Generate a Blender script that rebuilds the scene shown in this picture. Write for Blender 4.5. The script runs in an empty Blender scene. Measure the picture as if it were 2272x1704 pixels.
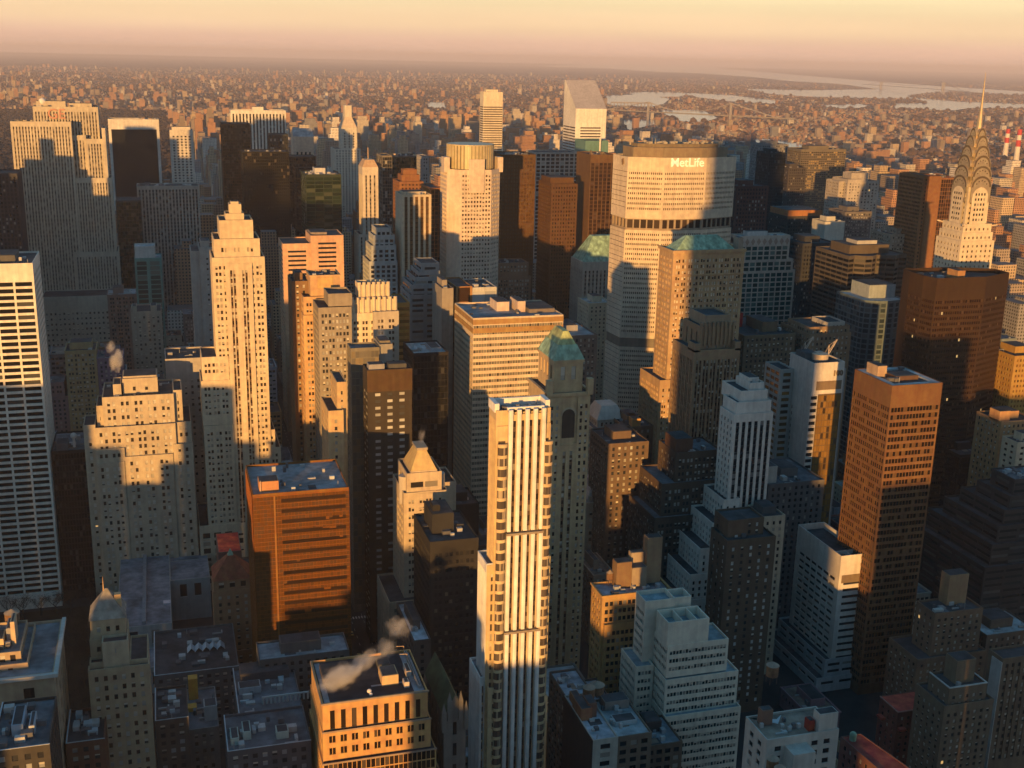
import bpy, math, random
import numpy as np
from mathutils import Vector, Matrix
random.seed(7); RNG = np.random.default_rng(7)
sc = bpy.context.scene
COL = sc.collection
# ---------------------------------------------------------------- camera
CAMZ = 321.0
YAW, PITCH, ROLL, F = math.radians(16.8), math.radians(15.46), math.radians(1.3), 2609.0
CX, CY = 1136.0, 852.0          # photograph centre (2272 x 1704 pixels)
_r0 = np.array([math.cos(YAW), -math.sin(YAW), 0.0]); _f0 = np.array([math.sin(YAW), math.cos(YAW), 0.0]); _u0 = np.array([0, 0, 1.0])
FW = _f0*math.cos(PITCH) - _u0*math.sin(PITCH)
_up = _u0*math.cos(PITCH) + _f0*math.sin(PITCH)
RT, UP = _r0*math.cos(ROLL) + _up*math.sin(ROLL), _up*math.cos(ROLL) - _r0*math.sin(ROLL)
EYE = np.array([0.0, 0.0, CAMZ])
def proj(p):
    d = np.asarray(p, float) - EYE; z = d @ FW
    return CX + F*(d @ RT)/z, CY - F*(d @ UP)/z
def ray(px, py): return FW + RT*((px-CX)/F) + UP*((CY-py)/F)
def at_y(px, py, Y):
    d = ray(px, py); return EYE + d*(Y/d[1])
def at_g(px, py, z=0.0):
    d = ray(px, py); return EYE + d*((z-CAMZ)/d[2])
def x_at(px, Y, z):            # x with proj(x, Y, z).px == px
    x = at_y(px, 500, Y)[0]
    for _ in range(8):
        a = proj((x, Y, z))[0]; b = proj((x+1, Y, z))[0]; x += (px-a)/(b-a)
    return x
def y_at(px, X, z, Y0):        # y with proj(X, y, z).px == px
    y = Y0+20
    for _ in range(20):
        a = proj((X, y, z))[0]; b = proj((X, y+1, z))[0]; y += max(-60, min(60, (px-a)/(b-a)))
    return y
def z_at(py, X, Y):
    z = 100.0
    for _ in range(8):
        a = proj((X, Y, z))[1]; b = proj((X, Y, z+1))[1]; z += (py-a)/(b-a)
    return z
cam = bpy.data.cameras.new('camera'); camo = bpy.data.objects.new('camera', cam); COL.objects.link(camo)
cam.sensor_fit = 'HORIZONTAL'; cam.sensor_width = 36.0; cam.lens = 36.0*F/2272.0
cam.clip_start = 1.0; cam.clip_end = 200000.0
m = Matrix(((RT[0], UP[0], -FW[0], 0), (RT[1], UP[1], -FW[1], 0), (RT[2], UP[2], -FW[2], CAMZ), (0, 0, 0, 1)))
camo.matrix_world = m
sc.camera = camo
# ---------------------------------------------------------------- light
SUN_AZ, SUN_EL = math.radians(207.6), math.radians(3.3)
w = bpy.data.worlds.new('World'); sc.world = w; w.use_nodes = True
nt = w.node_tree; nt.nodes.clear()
sky = nt.nodes.new('ShaderNodeTexSky'); sky.sky_type = 'NISHITA'; sky.sun_disc = False
sky.sun_elevation = SUN_EL; sky.sun_rotation = SUN_AZ; sky.altitude = 100; sky.air_density = 1.0; sky.dust_density = 1.5; sky.ozone_density = 3.0
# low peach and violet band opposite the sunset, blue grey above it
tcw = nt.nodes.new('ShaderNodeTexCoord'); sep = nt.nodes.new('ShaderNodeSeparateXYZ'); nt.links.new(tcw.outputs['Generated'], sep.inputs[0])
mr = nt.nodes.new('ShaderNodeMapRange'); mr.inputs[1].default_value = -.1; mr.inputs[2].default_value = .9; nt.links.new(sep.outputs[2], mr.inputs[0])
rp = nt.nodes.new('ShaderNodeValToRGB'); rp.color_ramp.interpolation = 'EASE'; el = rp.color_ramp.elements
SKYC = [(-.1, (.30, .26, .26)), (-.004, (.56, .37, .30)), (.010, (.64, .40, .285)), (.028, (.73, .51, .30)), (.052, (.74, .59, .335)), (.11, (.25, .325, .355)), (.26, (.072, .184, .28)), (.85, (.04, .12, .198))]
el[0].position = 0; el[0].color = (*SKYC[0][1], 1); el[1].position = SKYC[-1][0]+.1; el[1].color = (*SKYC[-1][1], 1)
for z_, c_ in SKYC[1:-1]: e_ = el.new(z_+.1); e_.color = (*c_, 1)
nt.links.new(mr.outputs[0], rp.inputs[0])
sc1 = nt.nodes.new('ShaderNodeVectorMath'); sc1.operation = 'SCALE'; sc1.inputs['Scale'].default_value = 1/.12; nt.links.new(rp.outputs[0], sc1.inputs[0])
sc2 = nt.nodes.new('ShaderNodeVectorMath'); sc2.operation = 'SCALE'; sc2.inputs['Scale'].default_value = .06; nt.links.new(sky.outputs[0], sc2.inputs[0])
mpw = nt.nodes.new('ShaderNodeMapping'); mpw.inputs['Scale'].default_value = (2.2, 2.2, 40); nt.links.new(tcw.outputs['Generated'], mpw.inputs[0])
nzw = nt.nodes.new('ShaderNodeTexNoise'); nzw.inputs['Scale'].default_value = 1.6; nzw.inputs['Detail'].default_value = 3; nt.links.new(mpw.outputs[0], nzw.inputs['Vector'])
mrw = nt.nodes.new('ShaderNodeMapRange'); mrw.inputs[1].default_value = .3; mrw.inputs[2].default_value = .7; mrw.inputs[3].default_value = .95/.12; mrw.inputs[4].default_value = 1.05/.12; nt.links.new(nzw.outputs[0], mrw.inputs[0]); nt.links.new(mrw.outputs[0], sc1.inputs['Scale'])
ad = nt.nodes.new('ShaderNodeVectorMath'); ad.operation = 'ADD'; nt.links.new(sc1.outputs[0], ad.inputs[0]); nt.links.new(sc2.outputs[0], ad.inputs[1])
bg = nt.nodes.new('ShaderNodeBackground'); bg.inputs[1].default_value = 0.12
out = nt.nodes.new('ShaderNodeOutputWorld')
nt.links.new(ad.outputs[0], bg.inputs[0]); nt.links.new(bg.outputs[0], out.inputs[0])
sun = bpy.data.lights.new('sun', 'SUN'); suno = bpy.data.objects.new('sun', sun); COL.objects.link(suno)
sun.energy = 5.0; sun.angle = math.radians(0.53); sun.color = (1.0, 0.50, 0.13)
sd = Vector((-math.sin(SUN_AZ)*math.cos(SUN_EL), -math.cos(SUN_AZ)*math.cos(SUN_EL), -math.sin(SUN_EL)))
suno.rotation_euler = sd.to_track_quat('-Z', 'Y').to_euler(); suno.location = (-300, -600, 600)
sc.view_settings.view_transform = 'Standard'; sc.view_settings.look = 'None'
sc.view_settings.exposure = 0.48; sc.view_settings.gamma = 1.0
sc.cycles.max_bounces = 4; sc.cycles.diffuse_bounces = 2; sc.cycles.glossy_bounces = 2; sc.cycles.volume_bounces = 1
sc.cycles.caustics_reflective = False; sc.cycles.caustics_refractive = False
HAZE = 3.9e-5
# ---------------------------------------------------------------- materials
MATS = {}
def _base(name):
    m = bpy.data.materials.new(name); m.use_nodes = True
    n = m.node_tree.nodes; return m, n, m.node_tree.links, n['Principled BSDF']
def stone(color, rough=.82, var=.13, scale=.04, streak=.15, metal=0.0, spec=.3, name='masonry'):
    k = ('s', tuple(color), rough, var, scale, streak, metal, spec)
    if k in MATS: return MATS[k]
    m, n, l, p = _base(name)
    tc = n.new('ShaderNodeTexCoord')
    a = n.new('ShaderNodeTexNoise'); a.inputs['Scale'].default_value = scale; a.inputs['Detail'].default_value = 6
    mp = n.new('ShaderNodeMapping'); mp.inputs['Scale'].default_value = (.5, .5, .03)
    b = n.new('ShaderNodeTexNoise'); b.inputs['Scale'].default_value = 1.0; b.inputs['Detail'].default_value = 4
    l.new(tc.outputs['Object'], a.inputs['Vector']); l.new(tc.outputs['Object'], mp.inputs['Vector']); l.new(mp.outputs[0], b.inputs['Vector'])
    def rng(src, lo, hi):
        r = n.new('ShaderNodeMapRange'); r.inputs[1].default_value = .3; r.inputs[2].default_value = .7
        r.inputs[3].default_value = lo; r.inputs[4].default_value = hi; l.new(src, r.inputs[0]); return r.outputs[0]
    mu = n.new('ShaderNodeMath'); mu.operation = 'MULTIPLY'
    l.new(rng(a.outputs[0], 1-var, 1+var), mu.inputs[0]); l.new(rng(b.outputs[0], 1-streak, 1+streak*.4), mu.inputs[1])
    oi = n.new('ShaderNodeObjectInfo')
    hs = n.new('ShaderNodeHueSaturation'); hs.inputs['Color'].default_value = (*color, 1); l.new(mu.outputs[0], hs.inputs['Value'])
    c2 = n.new('ShaderNodeTexNoise'); c2.inputs['Scale'].default_value = .32; c2.inputs['Detail'].default_value = 5; l.new(tc.outputs['Object'], c2.inputs['Vector'])
    sat = n.new('ShaderNodeMapRange'); sat.inputs[1].default_value = .3; sat.inputs[2].default_value = .7; sat.inputs[3].default_value = .488; sat.inputs[4].default_value = .512; l.new(c2.outputs[0], sat.inputs[0]); l.new(sat.outputs[0], hs.inputs['Hue'])
    m3 = n.new('ShaderNodeMath'); m3.operation = 'MULTIPLY'; l.new(mu.outputs[0], m3.inputs[0]); l.new(rng(c2.outputs[0], 1-var*.6, 1+var*.6), m3.inputs[1]); l.new(m3.outputs[0], hs.inputs['Value'])
    l.new(hs.outputs[0], p.inputs['Base Color'])
    p.inputs['Roughness'].default_value = rough; p.inputs['Metallic'].default_value = metal; p.inputs['Specular IOR Level'].default_value = spec
    MATS[k] = m; return m
def pane(dark, blind=(.45, .43, .38), frac=.25, lit=0.0, rough=.12, spec=.6, metal=0.0, var=.5):
    k = ('p', dark, blind, frac, lit, rough, spec, metal, var)
    if k in MATS: return MATS[k]
    m, n, l, p = _base('window_glass')
    g = n.new('ShaderNodeNewGeometry'); oi = n.new('ShaderNodeObjectInfo'); cb = n.new('ShaderNodeCombineXYZ')
    l.new(g.outputs['Random Per Island'], cb.inputs[0]); l.new(oi.outputs['Random'], cb.inputs[1])
    wn = n.new('ShaderNodeTexWhiteNoise'); wn.noise_dimensions = '3D'; l.new(cb.outputs[0], wn.inputs['Vector'])
    sx = n.new('ShaderNodeSeparateColor'); l.new(wn.outputs['Color'], sx.inputs[0])
    lt = n.new('ShaderNodeMath'); lt.operation = 'LESS_THAN'; lt.inputs[1].default_value = frac; l.new(wn.outputs['Value'], lt.inputs[0])
    dv = n.new('ShaderNodeMapRange'); dv.inputs[3].default_value = 1-var; dv.inputs[4].default_value = 1+var; l.new(sx.outputs[0], dv.inputs[0])
    hs = n.new('ShaderNodeHueSaturation'); hs.inputs['Color'].default_value = (*dark, 1); l.new(dv.outputs[0], hs.inputs['Value'])
    h2 = n.new('ShaderNodeHueSaturation'); h2.inputs['Color'].default_value = (*blind, 1); l.new(dv.outputs[0], h2.inputs['Value'])
    mx = n.new('ShaderNodeMix'); mx.data_type = 'RGBA'; l.new(lt.outputs[0], mx.inputs[0]); l.new(hs.outputs[0], mx.inputs[6]); l.new(h2.outputs[0], mx.inputs[7])
    l.new(mx.outputs[2], p.inputs['Base Color'])
    rr = n.new('ShaderNodeMapRange'); rr.inputs[3].default_value = rough; rr.inputs[4].default_value = .55; l.new(lt.outputs[0], rr.inputs[0]); l.new(rr.outputs[0], p.inputs['Roughness'])
    p.inputs['Specular IOR Level'].default_value = spec; p.inputs['Metallic'].default_value = metal
    if lit:
        gt = n.new('ShaderNodeMath'); gt.operation = 'LESS_THAN'; gt.inputs[1].default_value = lit; l.new(sx.outputs[1], gt.inputs[0])
        ms = n.new('ShaderNodeMath'); ms.operation = 'MULTIPLY'; ms.inputs[1].default_value = .5; l.new(gt.outputs[0], ms.inputs[0])
        p.inputs['Emission Color'].default_value = (1, .62, .22, 1); l.new(ms.outputs[0], p.inputs['Emission Strength'])
    if frac >= .25 and blind[0] > .3: m['blinds'] = 1
    MATS[k] = m; return m
def bump(m, scale=3.0, strength=.3):
    n = m.node_tree.nodes; l = m.node_tree.links
    t = n.new('ShaderNodeTexNoise'); t.inputs['Scale'].default_value = scale; b = n.new('ShaderNodeBump'); b.inputs['Strength'].default_value = strength
    tc = n.new('ShaderNodeTexCoord'); l.new(tc.outputs['Object'], t.inputs['Vector']); l.new(t.outputs[0], b.inputs['Height']); l.new(b.outputs[0], n['Principled BSDF'].inputs['Normal'])
    return m
def rf(c): return stone(c, .9, .45, .09, .0, name='roofing')
ROOF_D, ROOF_G, ROOF_P, ROOF_B = rf((.055, .058, .065)), rf((.13, .14, .16)), rf((.36, .38, .40)), rf((.2, .15, .12))
WHITE, LIME, TAN, BRICK, BROWN, DARKB = (.62, .6, .56), (.42, .39, .34), (.36, .27, .18), (.22, .12, .075), (.13, .075, .045), (.05, .04, .035)
G_DARK = pane((.018, .02, .024), frac=.12)
G_MIX = pane((.025, .027, .03), frac=.34, lit=.004)
G_BLIND = pane((.03, .032, .035), (.5, .5, .47), frac=.5, lit=.004)
G_BLACK = pane((.008, .009, .01), (.05, .05, .05), frac=.1, rough=.18, spec=.45)
G_BROWN = pane((.03, .016, .008), (.09, .05, .03), frac=.15, rough=.18, spec=.5)
G_TEAL = pane((.015, .05, .05), (.1, .2, .19), frac=.2, rough=.15)
G_GREEN = pane((.012, .022, .012), (.04, .06, .03), frac=.2, rough=.15)
G_GOLD = pane((.30, .17, .045), (.1, .06, .02), frac=.12, rough=.22, spec=.8, metal=.5)
BLINDM = pane((.4, .38, .33), (.6, .57, .5), frac=.4, rough=.6, spec=.2)
STEEL = stone((.46, .38, .27), .42, .12, .3, .1, metal=.5, name='steel')
COPPER = stone((.26, .42, .32), .7, .35, .25, .35, name='copper')
WOOD = stone((.2, .12, .07), .9, .3, .8, .3, name='wood')
# ---------------------------------------------------------------- mesh builder
class MB:
    def __init__(s): s.q = []; s.v = []; s.f = []; s.n = 0
    def quads(s, a):
        if len(a): s.q.append(np.asarray(a, float).reshape(-1, 4, 3))
    def poly(s, pts): s.v += [tuple(p) for p in pts]; s.f.append(list(range(len(s.v)-len(pts), len(s.v))))
    def box(s, x0, x1, y0, y1, z0, z1, bottom=False):
        p = [(x0, y0), (x1, y0), (x1, y1), (x0, y1)]; s.prism(p, z0, z1, bottom)
    def prism(s, p, z0, z1, bottom=False, top=True):
        a = []
        for i in range(len(p)):
            b, c = p[i], p[(i+1) % len(p)]
            a.append([(b[0], b[1], z0), (c[0], c[1], z0), (c[0], c[1], z1), (b[0], b[1], z1)])
        s.quads(a)
        if top: s.poly([(x, y, z1) for x, y in p])
        if bottom: s.poly([(x, y, z0) for x, y in p[::-1]])
    def frustum(s, p, z0, q, z1, top=True):
        n = len(p)
        for i in range(n):
            j = (i+1) % n
            s.poly([(*p[i], z0), (*p[j], z0), (*q[j], z1), (*q[i], z1)])
        if top: s.poly([(*c, z1) for c in q])
    def cone(s, p, z0, apex):
        for i in range(len(p)): s.poly([(*p[i], z0), (*p[(i+1) % len(p)], z0), apex])
    def cyl(s, x, y, r, z0, z1, n=14, r1=None, bottom=False):
        r1 = r if r1 is None else r1
        p = [(x+r*math.cos(t*2*math.pi/n), y+r*math.sin(t*2*math.pi/n)) for t in range(n)]
        q = [(x+r1*math.cos(t*2*math.pi/n), y+r1*math.sin(t*2*math.pi/n)) for t in range(n)]
        s.frustum(p, z0, q, z1); 
        if bottom: s.poly([(*c, z0) for c in p[::-1]])
    def bar(s, a, b, r=.2):
        a, b = Vector(a), Vector(b); d = (b-a).normalized(); u = d.orthogonal().normalized(); v = d.cross(u)
        c = [u*r, v*r, -u*r, -v*r]
        for i in range(4): s.poly([a+c[i], a+c[(i+1) % 4], b+c[(i+1) % 4], b+c[i]])
        s.poly([a+x for x in c[::-1]]); s.poly([b+x for x in c])
    def ball(s, x, y, z, r, nu=14, nv=8, lo=-1.0):
        vs = []
        for j in range(nv+1):
            t = math.asin(lo) + (math.pi/2-math.asin(lo))*j/nv
            vs.append([(x+r*math.cos(t)*math.cos(2*math.pi*i/nu), y+r*math.cos(t)*math.sin(2*math.pi*i/nu), z+r*math.sin(t)) for i in range(nu)])
        for j in range(nv):
            for i in range(nu):
                k = (i+1) % nu
                s.poly([vs[j][i], vs[j][k], vs[j+1][k], vs[j+1][i]] if j < nv-1 else [vs[j][i], vs[j][k], vs[j+1][0]])
    def build(s, name, mat, parent=None, org=(0, 0, 0)):
        V = np.concatenate([np.concatenate(s.q).reshape(-1, 3)] if s.q else [] + [np.zeros((0, 3))])
        nq = len(V)//4
        E = np.array(s.v, float).reshape(-1, 3); off = len(V)
        A = np.concatenate([V, E]) - np.array(org)
        tot = [4]*nq + [len(f) for f in s.f]
        idx = list(range(nq*4)) + [off+i for f in s.f for i in f]
        me = bpy.data.meshes.new(name); me.vertices.add(len(A)); me.vertices.foreach_set('co', A.ravel())
        me.loops.add(len(idx)); me.loops.foreach_set('vertex_index', idx)
        st = np.concatenate([[0], np.cumsum(tot)[:-1]]).astype(int) if tot else []
        me.polygons.add(len(tot)); me.polygons.foreach_set('loop_start', st); me.polygons.foreach_set('loop_total', tot)
        me.update(calc_edges=True); me.materials.append(mat)
        o = bpy.data.objects.new(name, me); COL.objects.link(o)
        if parent is not None: o.parent = parent
        else: o.location = org
        return o
def tag(o, label=None, cat=None, group=None, kind=None):
    for k, v in (('label', label), ('category', cat), ('group', group), ('kind', kind)):
        if v: o[k] = v
    return o
def empty(name, loc, label, cat, group=None, rz=0):
    o = bpy.data.objects.new(name, None); COL.objects.link(o); o.location = loc; o.rotation_euler.z = rz; o.empty_display_size = 2
    return tag(o, label, cat, group)
# facade styles ------------------------------------------------------------
def S(bay=3.2, w=1.5, fh=3.7, wh=2.0, mar=1.5, top=2.5, bot=1.0, rec=.3, grp=1, gap=.6, mode='p', sp=None, skip=()):
    return dict(bay=bay, w=w, fh=fh, wh=wh, mar=mar, top=top, bot=bot, rec=rec, grp=grp, gap=gap, mode=mode, sp=sp, skip=skip)
BLANK = None
def openings(W, H, st):
    U = []
    n = max(1, int((W-2*st['mar'])/st['bay']+.3)); b = (W-2*st['mar'])/n; k = min(1.0, b/st['bay'])
    for i in range(n):
        if i in st['skip']: continue
        c = st['mar']+b*(i+.5); g = st['grp']; ww = st['w']*k; gp = st['gap']*k
        for j in range(g):
            a = c+(j-(g-1)/2)*(ww+gp)-ww/2; U.append((a, a+ww))
    m = max(1, int((H-st['top']-st['bot'])/st['fh'])); Z = []
    for j in range(m):
        z1 = H-st['top']-j*st['fh']
        if z1-st['wh'] > st['bot']-.01: Z.append((z1-st['wh'], z1))
    return np.array(U).reshape(-1, 2), np.array(Z[::-1]).reshape(-1, 2)
def R2Q(o, u, n, R):
    R = np.asarray(R, float).reshape(-1, 5)
    o = np.asarray(o); u = np.asarray(u); n = np.asarray(n); zh = np.array([0, 0, 1.])
    f = lambda a, b: o + np.outer(a, u) + np.outer(b, zh) - np.outer(R[:, 4], n)
    return np.stack([f(R[:, 0], R[:, 2]), f(R[:, 1], R[:, 2]), f(R[:, 1], R[:, 3]), f(R[:, 0], R[:, 3])], 1)
def facade(wall, sp, panes, a, b, z0, z1, st, gm):
    a = np.array([a[0], a[1], z0], float); b = np.array([b[0], b[1], z0], float)
    W = np.linalg.norm(b-a); u = (b-a)/W; n = np.array([u[1], -u[0], 0]); H = z1-z0
    if st is None or W < 1.0 or H < 3: wall.quads(R2Q(a, u, n, [(0, W, 0, H, 0)])); return
    U, Z = openings(W, H, st); d = st['rec']
    if not len(U) or not len(Z): wall.quads(R2Q(a, u, n, [(0, W, 0, H, 0)])); return
    ed = np.concatenate([[0], U.ravel(), [W]]).reshape(-1, 2)
    wall.quads(R2Q(a, u, n, [(x, y, 0, H, 0) for x, y in ed if y-x > 1e-4]))
    zz = np.concatenate([[0], Z.ravel(), [H]]).reshape(-1, 2); zz = zz[(zz[:, 1]-zz[:, 0]) > 1e-4]
    vert = st['mode'] == 'v'
    if vert:
        lo, hi = Z[0, 0], Z[-1, 1]
        wall.quads(R2Q(a, u, n, [(x, y, 0, lo, 0) for x, y in U]+[(x, y, hi, H, 0) for x, y in U]))
        mid = np.stack([Z[:-1, 1], Z[1:, 0]], 1); sd_ = d*.55
        uu = np.repeat(U, len(mid), 0); m2 = np.tile(mid, (len(U), 1))
        if len(mid): sp.quads(R2Q(a, u, n, np.column_stack([uu, m2, np.full(len(uu), sd_)])))
        RV = np.array([(x, y, lo, hi) for x, y in U])
    else:
        uu = np.repeat(U, len(zz), 0); m2 = np.tile(zz, (len(U), 1))
        wall.quads(R2Q(a, u, n, np.column_stack([uu, m2, np.zeros(len(uu))])))
        RV = np.column_stack([np.repeat(U, len(Z), 0), np.tile(Z, (len(U), 1))])
    zh = np.array([0, 0, 1.])
    P = lambda x, z, dd: a + np.outer(x, u) + np.outer(z, zh) - dd*n
    x0, x1, c0, c1 = RV.T
    for q in ((P(x0, c0, 0), P(x1, c0, 0), P(x1, c0, d), P(x0, c0, d)), (P(x0, c1, d), P(x1, c1, d), P(x1, c1, 0), P(x0, c1, 0)),
              (P(x0, c0, 0), P(x0, c0, d), P(x0, c1, d), P(x0, c1, 0)), (P(x1, c0, d), P(x1, c0, 0), P(x1, c1, 0), P(x1, c1, d))):
        wall.quads(np.stack(q, 1))
    pr = np.column_stack([np.repeat(U, len(Z), 0), np.tile(Z, (len(U), 1))])
    panes.append((R2Q(a, u, n, np.column_stack([pr, np.full(len(pr), d)])), n, gm))
def inset(p, d):
    n = len(p); L = []
    for i in range(n):
        a, b = np.array(p[i]), np.array(p[(i+1) % n]); u = (b-a)/np.linalg.norm(b-a); nn = np.array([-u[1], u[0]])
        L.append((a+nn*d, u))
    r = []
    for i in range(n):
        (a, u), (b, v) = L[i-1], L[i]; den = u[0]*v[1]-u[1]*v[0]
        if abs(den) < 1e-6: r.append(tuple(b)); continue
        t = ((b[0]-a[0])*v[1]-(b[1]-a[1])*v[0])/den; r.append(tuple(a+u*t))
    return r
FOOT = []; PIX = []
WCACHE = {}
class Bld:
    def __init__(s, name, label, cat='office tower', wall=LIME, gm=None, roof=None, sp=None, group=None):
        s.name, s.label, s.cat, s.group = name, label, cat, group
        s.wall = stone(wall) if isinstance(wall, tuple) else wall
        s.gm = gm or G_MIX; s.roof = roof or ROOF_D; s.sp = sp or s.wall
        s.single = []; s.parts = {}; s.panes = []; s.zt = 0; s.box0 = None; s.last = None
    def p(s, name, mat): return s.parts.setdefault((name, mat.name, mat), MB())
    def p1(s, name, mat): m = MB(); s.single.append((name, mat, m)); return m
    def prism(s, poly, z0, z1, styles=BLANK, wall=None, gm=None, roof=None, par=1.0, sp=None, roofon=True):
        wall = s.wall if wall is None else (stone(wall) if isinstance(wall, tuple) else wall); W = s.p('wall', wall); spm = sp or s.sp
        SP = s.p('spandrel', spm); n = len(poly)
        if not isinstance(styles, (list, tuple)): styles = [styles]*n
        for i in range(n): facade(W, SP, s.panes, poly[i], poly[(i+1) % n], z0, z1, styles[i], gm or s.gm)
        if roofon:
            q = inset(poly, .45); rz = z1-par
            for i in range(n):
                j = (i+1) % n
                W.poly([(*poly[i], z1), (*poly[j], z1), (*q[j], z1), (*q[i], z1)])
                W.poly([(*q[j], rz), (*q[i], rz), (*q[i], z1), (*q[j], z1)])
            s.p('roof', roof or s.roof).poly([(*c, rz) for c in q])
        c = np.mean(poly, 0)
        if s.box0 is None: s.box0 = poly
        FOOT.append((min(x for x, y in poly), max(x for x, y in poly), min(y for x, y in poly), max(y for x, y in poly), z1, s.label))
        if z1 > s.zt: s.zt = z1; s.topc = c
        return s
    def t(s, Y, xa, ya, xb, dep=None, xc=None, f=BLANK, sd='same', z0=0, **k):
        """a box tier: front face at distance Y, its top left corner at photo pixel (xa, ya), right edge xb; xc = where the far corner of the visible side shows"""
        p = at_y(xa, ya, Y); x0, z1 = p[0], p[2]; x1 = x_at(xb, Y, z1)
        left = (xa+xb)/2 > 350
        if xc is not None: y1 = y_at(xc, x0 if left else x1, z1, Y)
        else: y1 = Y+dep
        if isinstance(z0, str): z0 = z_at(float(z0), x0, Y)
        if sd == 'same': sd = f
        y1 = max(y1, Y+10) if z0 == 0 else max(y1, Y+4)
        poly = [(x0, Y), (x1, Y), (x1, y1), (x0, y1)]
        st = [f, BLANK if left else sd, BLANK, sd if left else BLANK]
        s.last = (x0, x1, Y, y1, z0, z1)
        return s.prism(poly, z0, z1, st, **k)
    def tm(s, x0, x1, y0, y1, z0, z1, f=BLANK, sd='same', **k):
        if sd == 'same': sd = f
        s.last = (x0, x1, y0, y1, z0, z1)
        return s.prism([(x0, y0), (x1, y0), (x1, y1), (x0, y1)], z0, z1, [f, sd, BLANK, sd], **k)
    def bulk(s, fx0, fx1, fy0, fy1, h, wall=None, par=.6, name='rooftop_bulkhead'):
        """a bulkhead on the last tier, in fractions of its roof"""
        x0, x1, y0, y1, _, z = s.last; wm = s.wall if wall is None else (stone(wall) if isinstance(wall, tuple) else wall)
        W = s.p1(name, wm); a, b, c, d = x0+(x1-x0)*fx0, x0+(x1-x0)*fx1, y0+(y1-y0)*fy0, y0+(y1-y0)*fy1
        W.box(a, b, c, d, z-1.0, z+h)
        s.p1('rooftop_bulkhead_cover', ROOF_D).box(a+.4, b-.4, c+.4, d-.4, z+h, z+h+.15)
        return s
    def units(s, n, wall=(.3, .3, .3), big=3.0):
        x0, x1, y0, y1, _, z = s.last
        for i in range(n):
            M = s.p1('rooftop_unit', stone(random.choice([wall, (.12, .12, .13), (.45, .45, .45)])))
            a, b = random.uniform(x0+1, max(x0+1.1, x1-5)), random.uniform(y0+1, max(y0+1.1, y1-5)); ww = random.uniform(1, big); dd = random.uniform(1, big)
            M.box(a, min(a+ww, x1-.6), b, min(b+dd, y1-.6), z-1.05, z-1+random.uniform(.8, 2.4))
        if x1-x0 > 9 and y1-y0 > 9:
            for i in range(2):
                M = s.p1('roof_patch', random.choice([ROOF_D, ROOF_G, ROOF_B])); a, b = random.uniform(x0+.6, x1-7), random.uniform(y0+.6, y1-7); M.box(a, a+random.uniform(2, 6), b, b+random.uniform(2, 6), z-1.2, z-.96+i*.01)
            M = s.p1('roof_duct', stone((.4, .4, .41), .5)); a, b = random.uniform(x0+1, x1-7), random.uniform(y0+1, y1-4); L = random.uniform(3, 6)
            M.box(a, a+L, b, b+.6, z-.9, z-.3); M.box(a+L-.6, a+L, b+.601, min(b+L*.6, y1-1), z-.9, z-.3)
            M = s.p1('roof_pipe', stone((.3, .3, .3), .5)); M.cyl(random.uniform(x0+1, x1-1), random.uniform(y0+1, y1-1), .18, z-1, z+random.uniform(.6, 2.2), 6)
        return s
    def cornice(s, d=.7, h=1.1, wall=None, dz=0):
        x0, x1, y0, y1, _, z = s.last; M = s.p('cornice', s.wall if wall is None else (stone(wall) if isinstance(wall, tuple) else wall)); z += dz
        a, b = (x0-d, y0-d), (x1+d, y1+d)
        M.box(a[0], b[0], a[1], y0-.003, z-h, z+.05, True); M.box(a[0], x0-.003, y0-.002, b[1], z-h, z+.05, True); M.box(x1+.003, b[0], y0-.002, b[1], z-h, z+.05, True)
        return s
    def done(s, amin=2.2):
        c = np.mean(s.box0, 0); org = (c[0], c[1], 0.0)
        root = empty(s.name, org, s.label, s.cat, s.group); s.root = root
        for (nm, _, mt), mb in s.parts.items():
            if mb.q or mb.f:
                o = mb.build(nm, mt, root, org)
                if nm == 'spandrel' or (nm == 'wall_slot'): o['kind'] = 'stuff'
        for nm, mt, mb in s.single:
            if mb.q or mb.f: mb.build(nm, mt, root, org)
        # windows: the hundred that show largest are objects, the rest one part
        allw = []
        for Q, n, gm in s.panes:
            cen = Q.mean(1); d = cen-EYE; zz = np.maximum(d @ FW, 1); fac = -(d @ n)/np.linalg.norm(d, axis=1)
            ww = np.linalg.norm(Q[:, 1]-Q[:, 0], axis=1); hh = np.linalg.norm(Q[:, 3]-Q[:, 0], axis=1); k = F*1024/2272/zz
            px = CX+F*(d @ RT)/zz; py = CY-F*(d @ UP)/zz
            ar = ww*hh*k*k*np.clip(fac, 0, 1)*((px > 0) & (px < 2272) & (py < 1704) & (py > 0))
            ok = (ww*k > 1.3) & (hh*k > 1.2)
            for i in range(len(Q)): allw.append((ar[i] if ok[i] else 0, Q[i], n, gm))
        allw.sort(key=lambda t: -t[0])
        big = [a for a in allw[:100] if a[0] > amin]; rest = allw[len(big):]
        for _, q, n, gm in big:
            ww = round(float(np.linalg.norm(q[1]-q[0])), 3); hh = round(float(q[3][2]-q[0][2]), 3); key = (ww, hh, tuple(np.round(n, 4)), gm.name)
            cn = q.mean(0)
            if key not in WCACHE:
                M = MB(); M.quads([q]); o = M.build('window', gm, None, tuple(cn)); WCACHE[key] = o.data
            else:
                o = bpy.data.objects.new('window', WCACHE[key]); COL.objects.link(o)
            o.parent = root; o.location = cn-np.array(org)
        byg = {}
        for _, q, n, gm in rest: byg.setdefault(gm, []).append(q)
        for gm, qs in byg.items():
            M = MB(); M.quads(np.array(qs)); o = M.build('window', gm, root, org); o['kind'] = 'stuff'
        BQ = []
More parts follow.
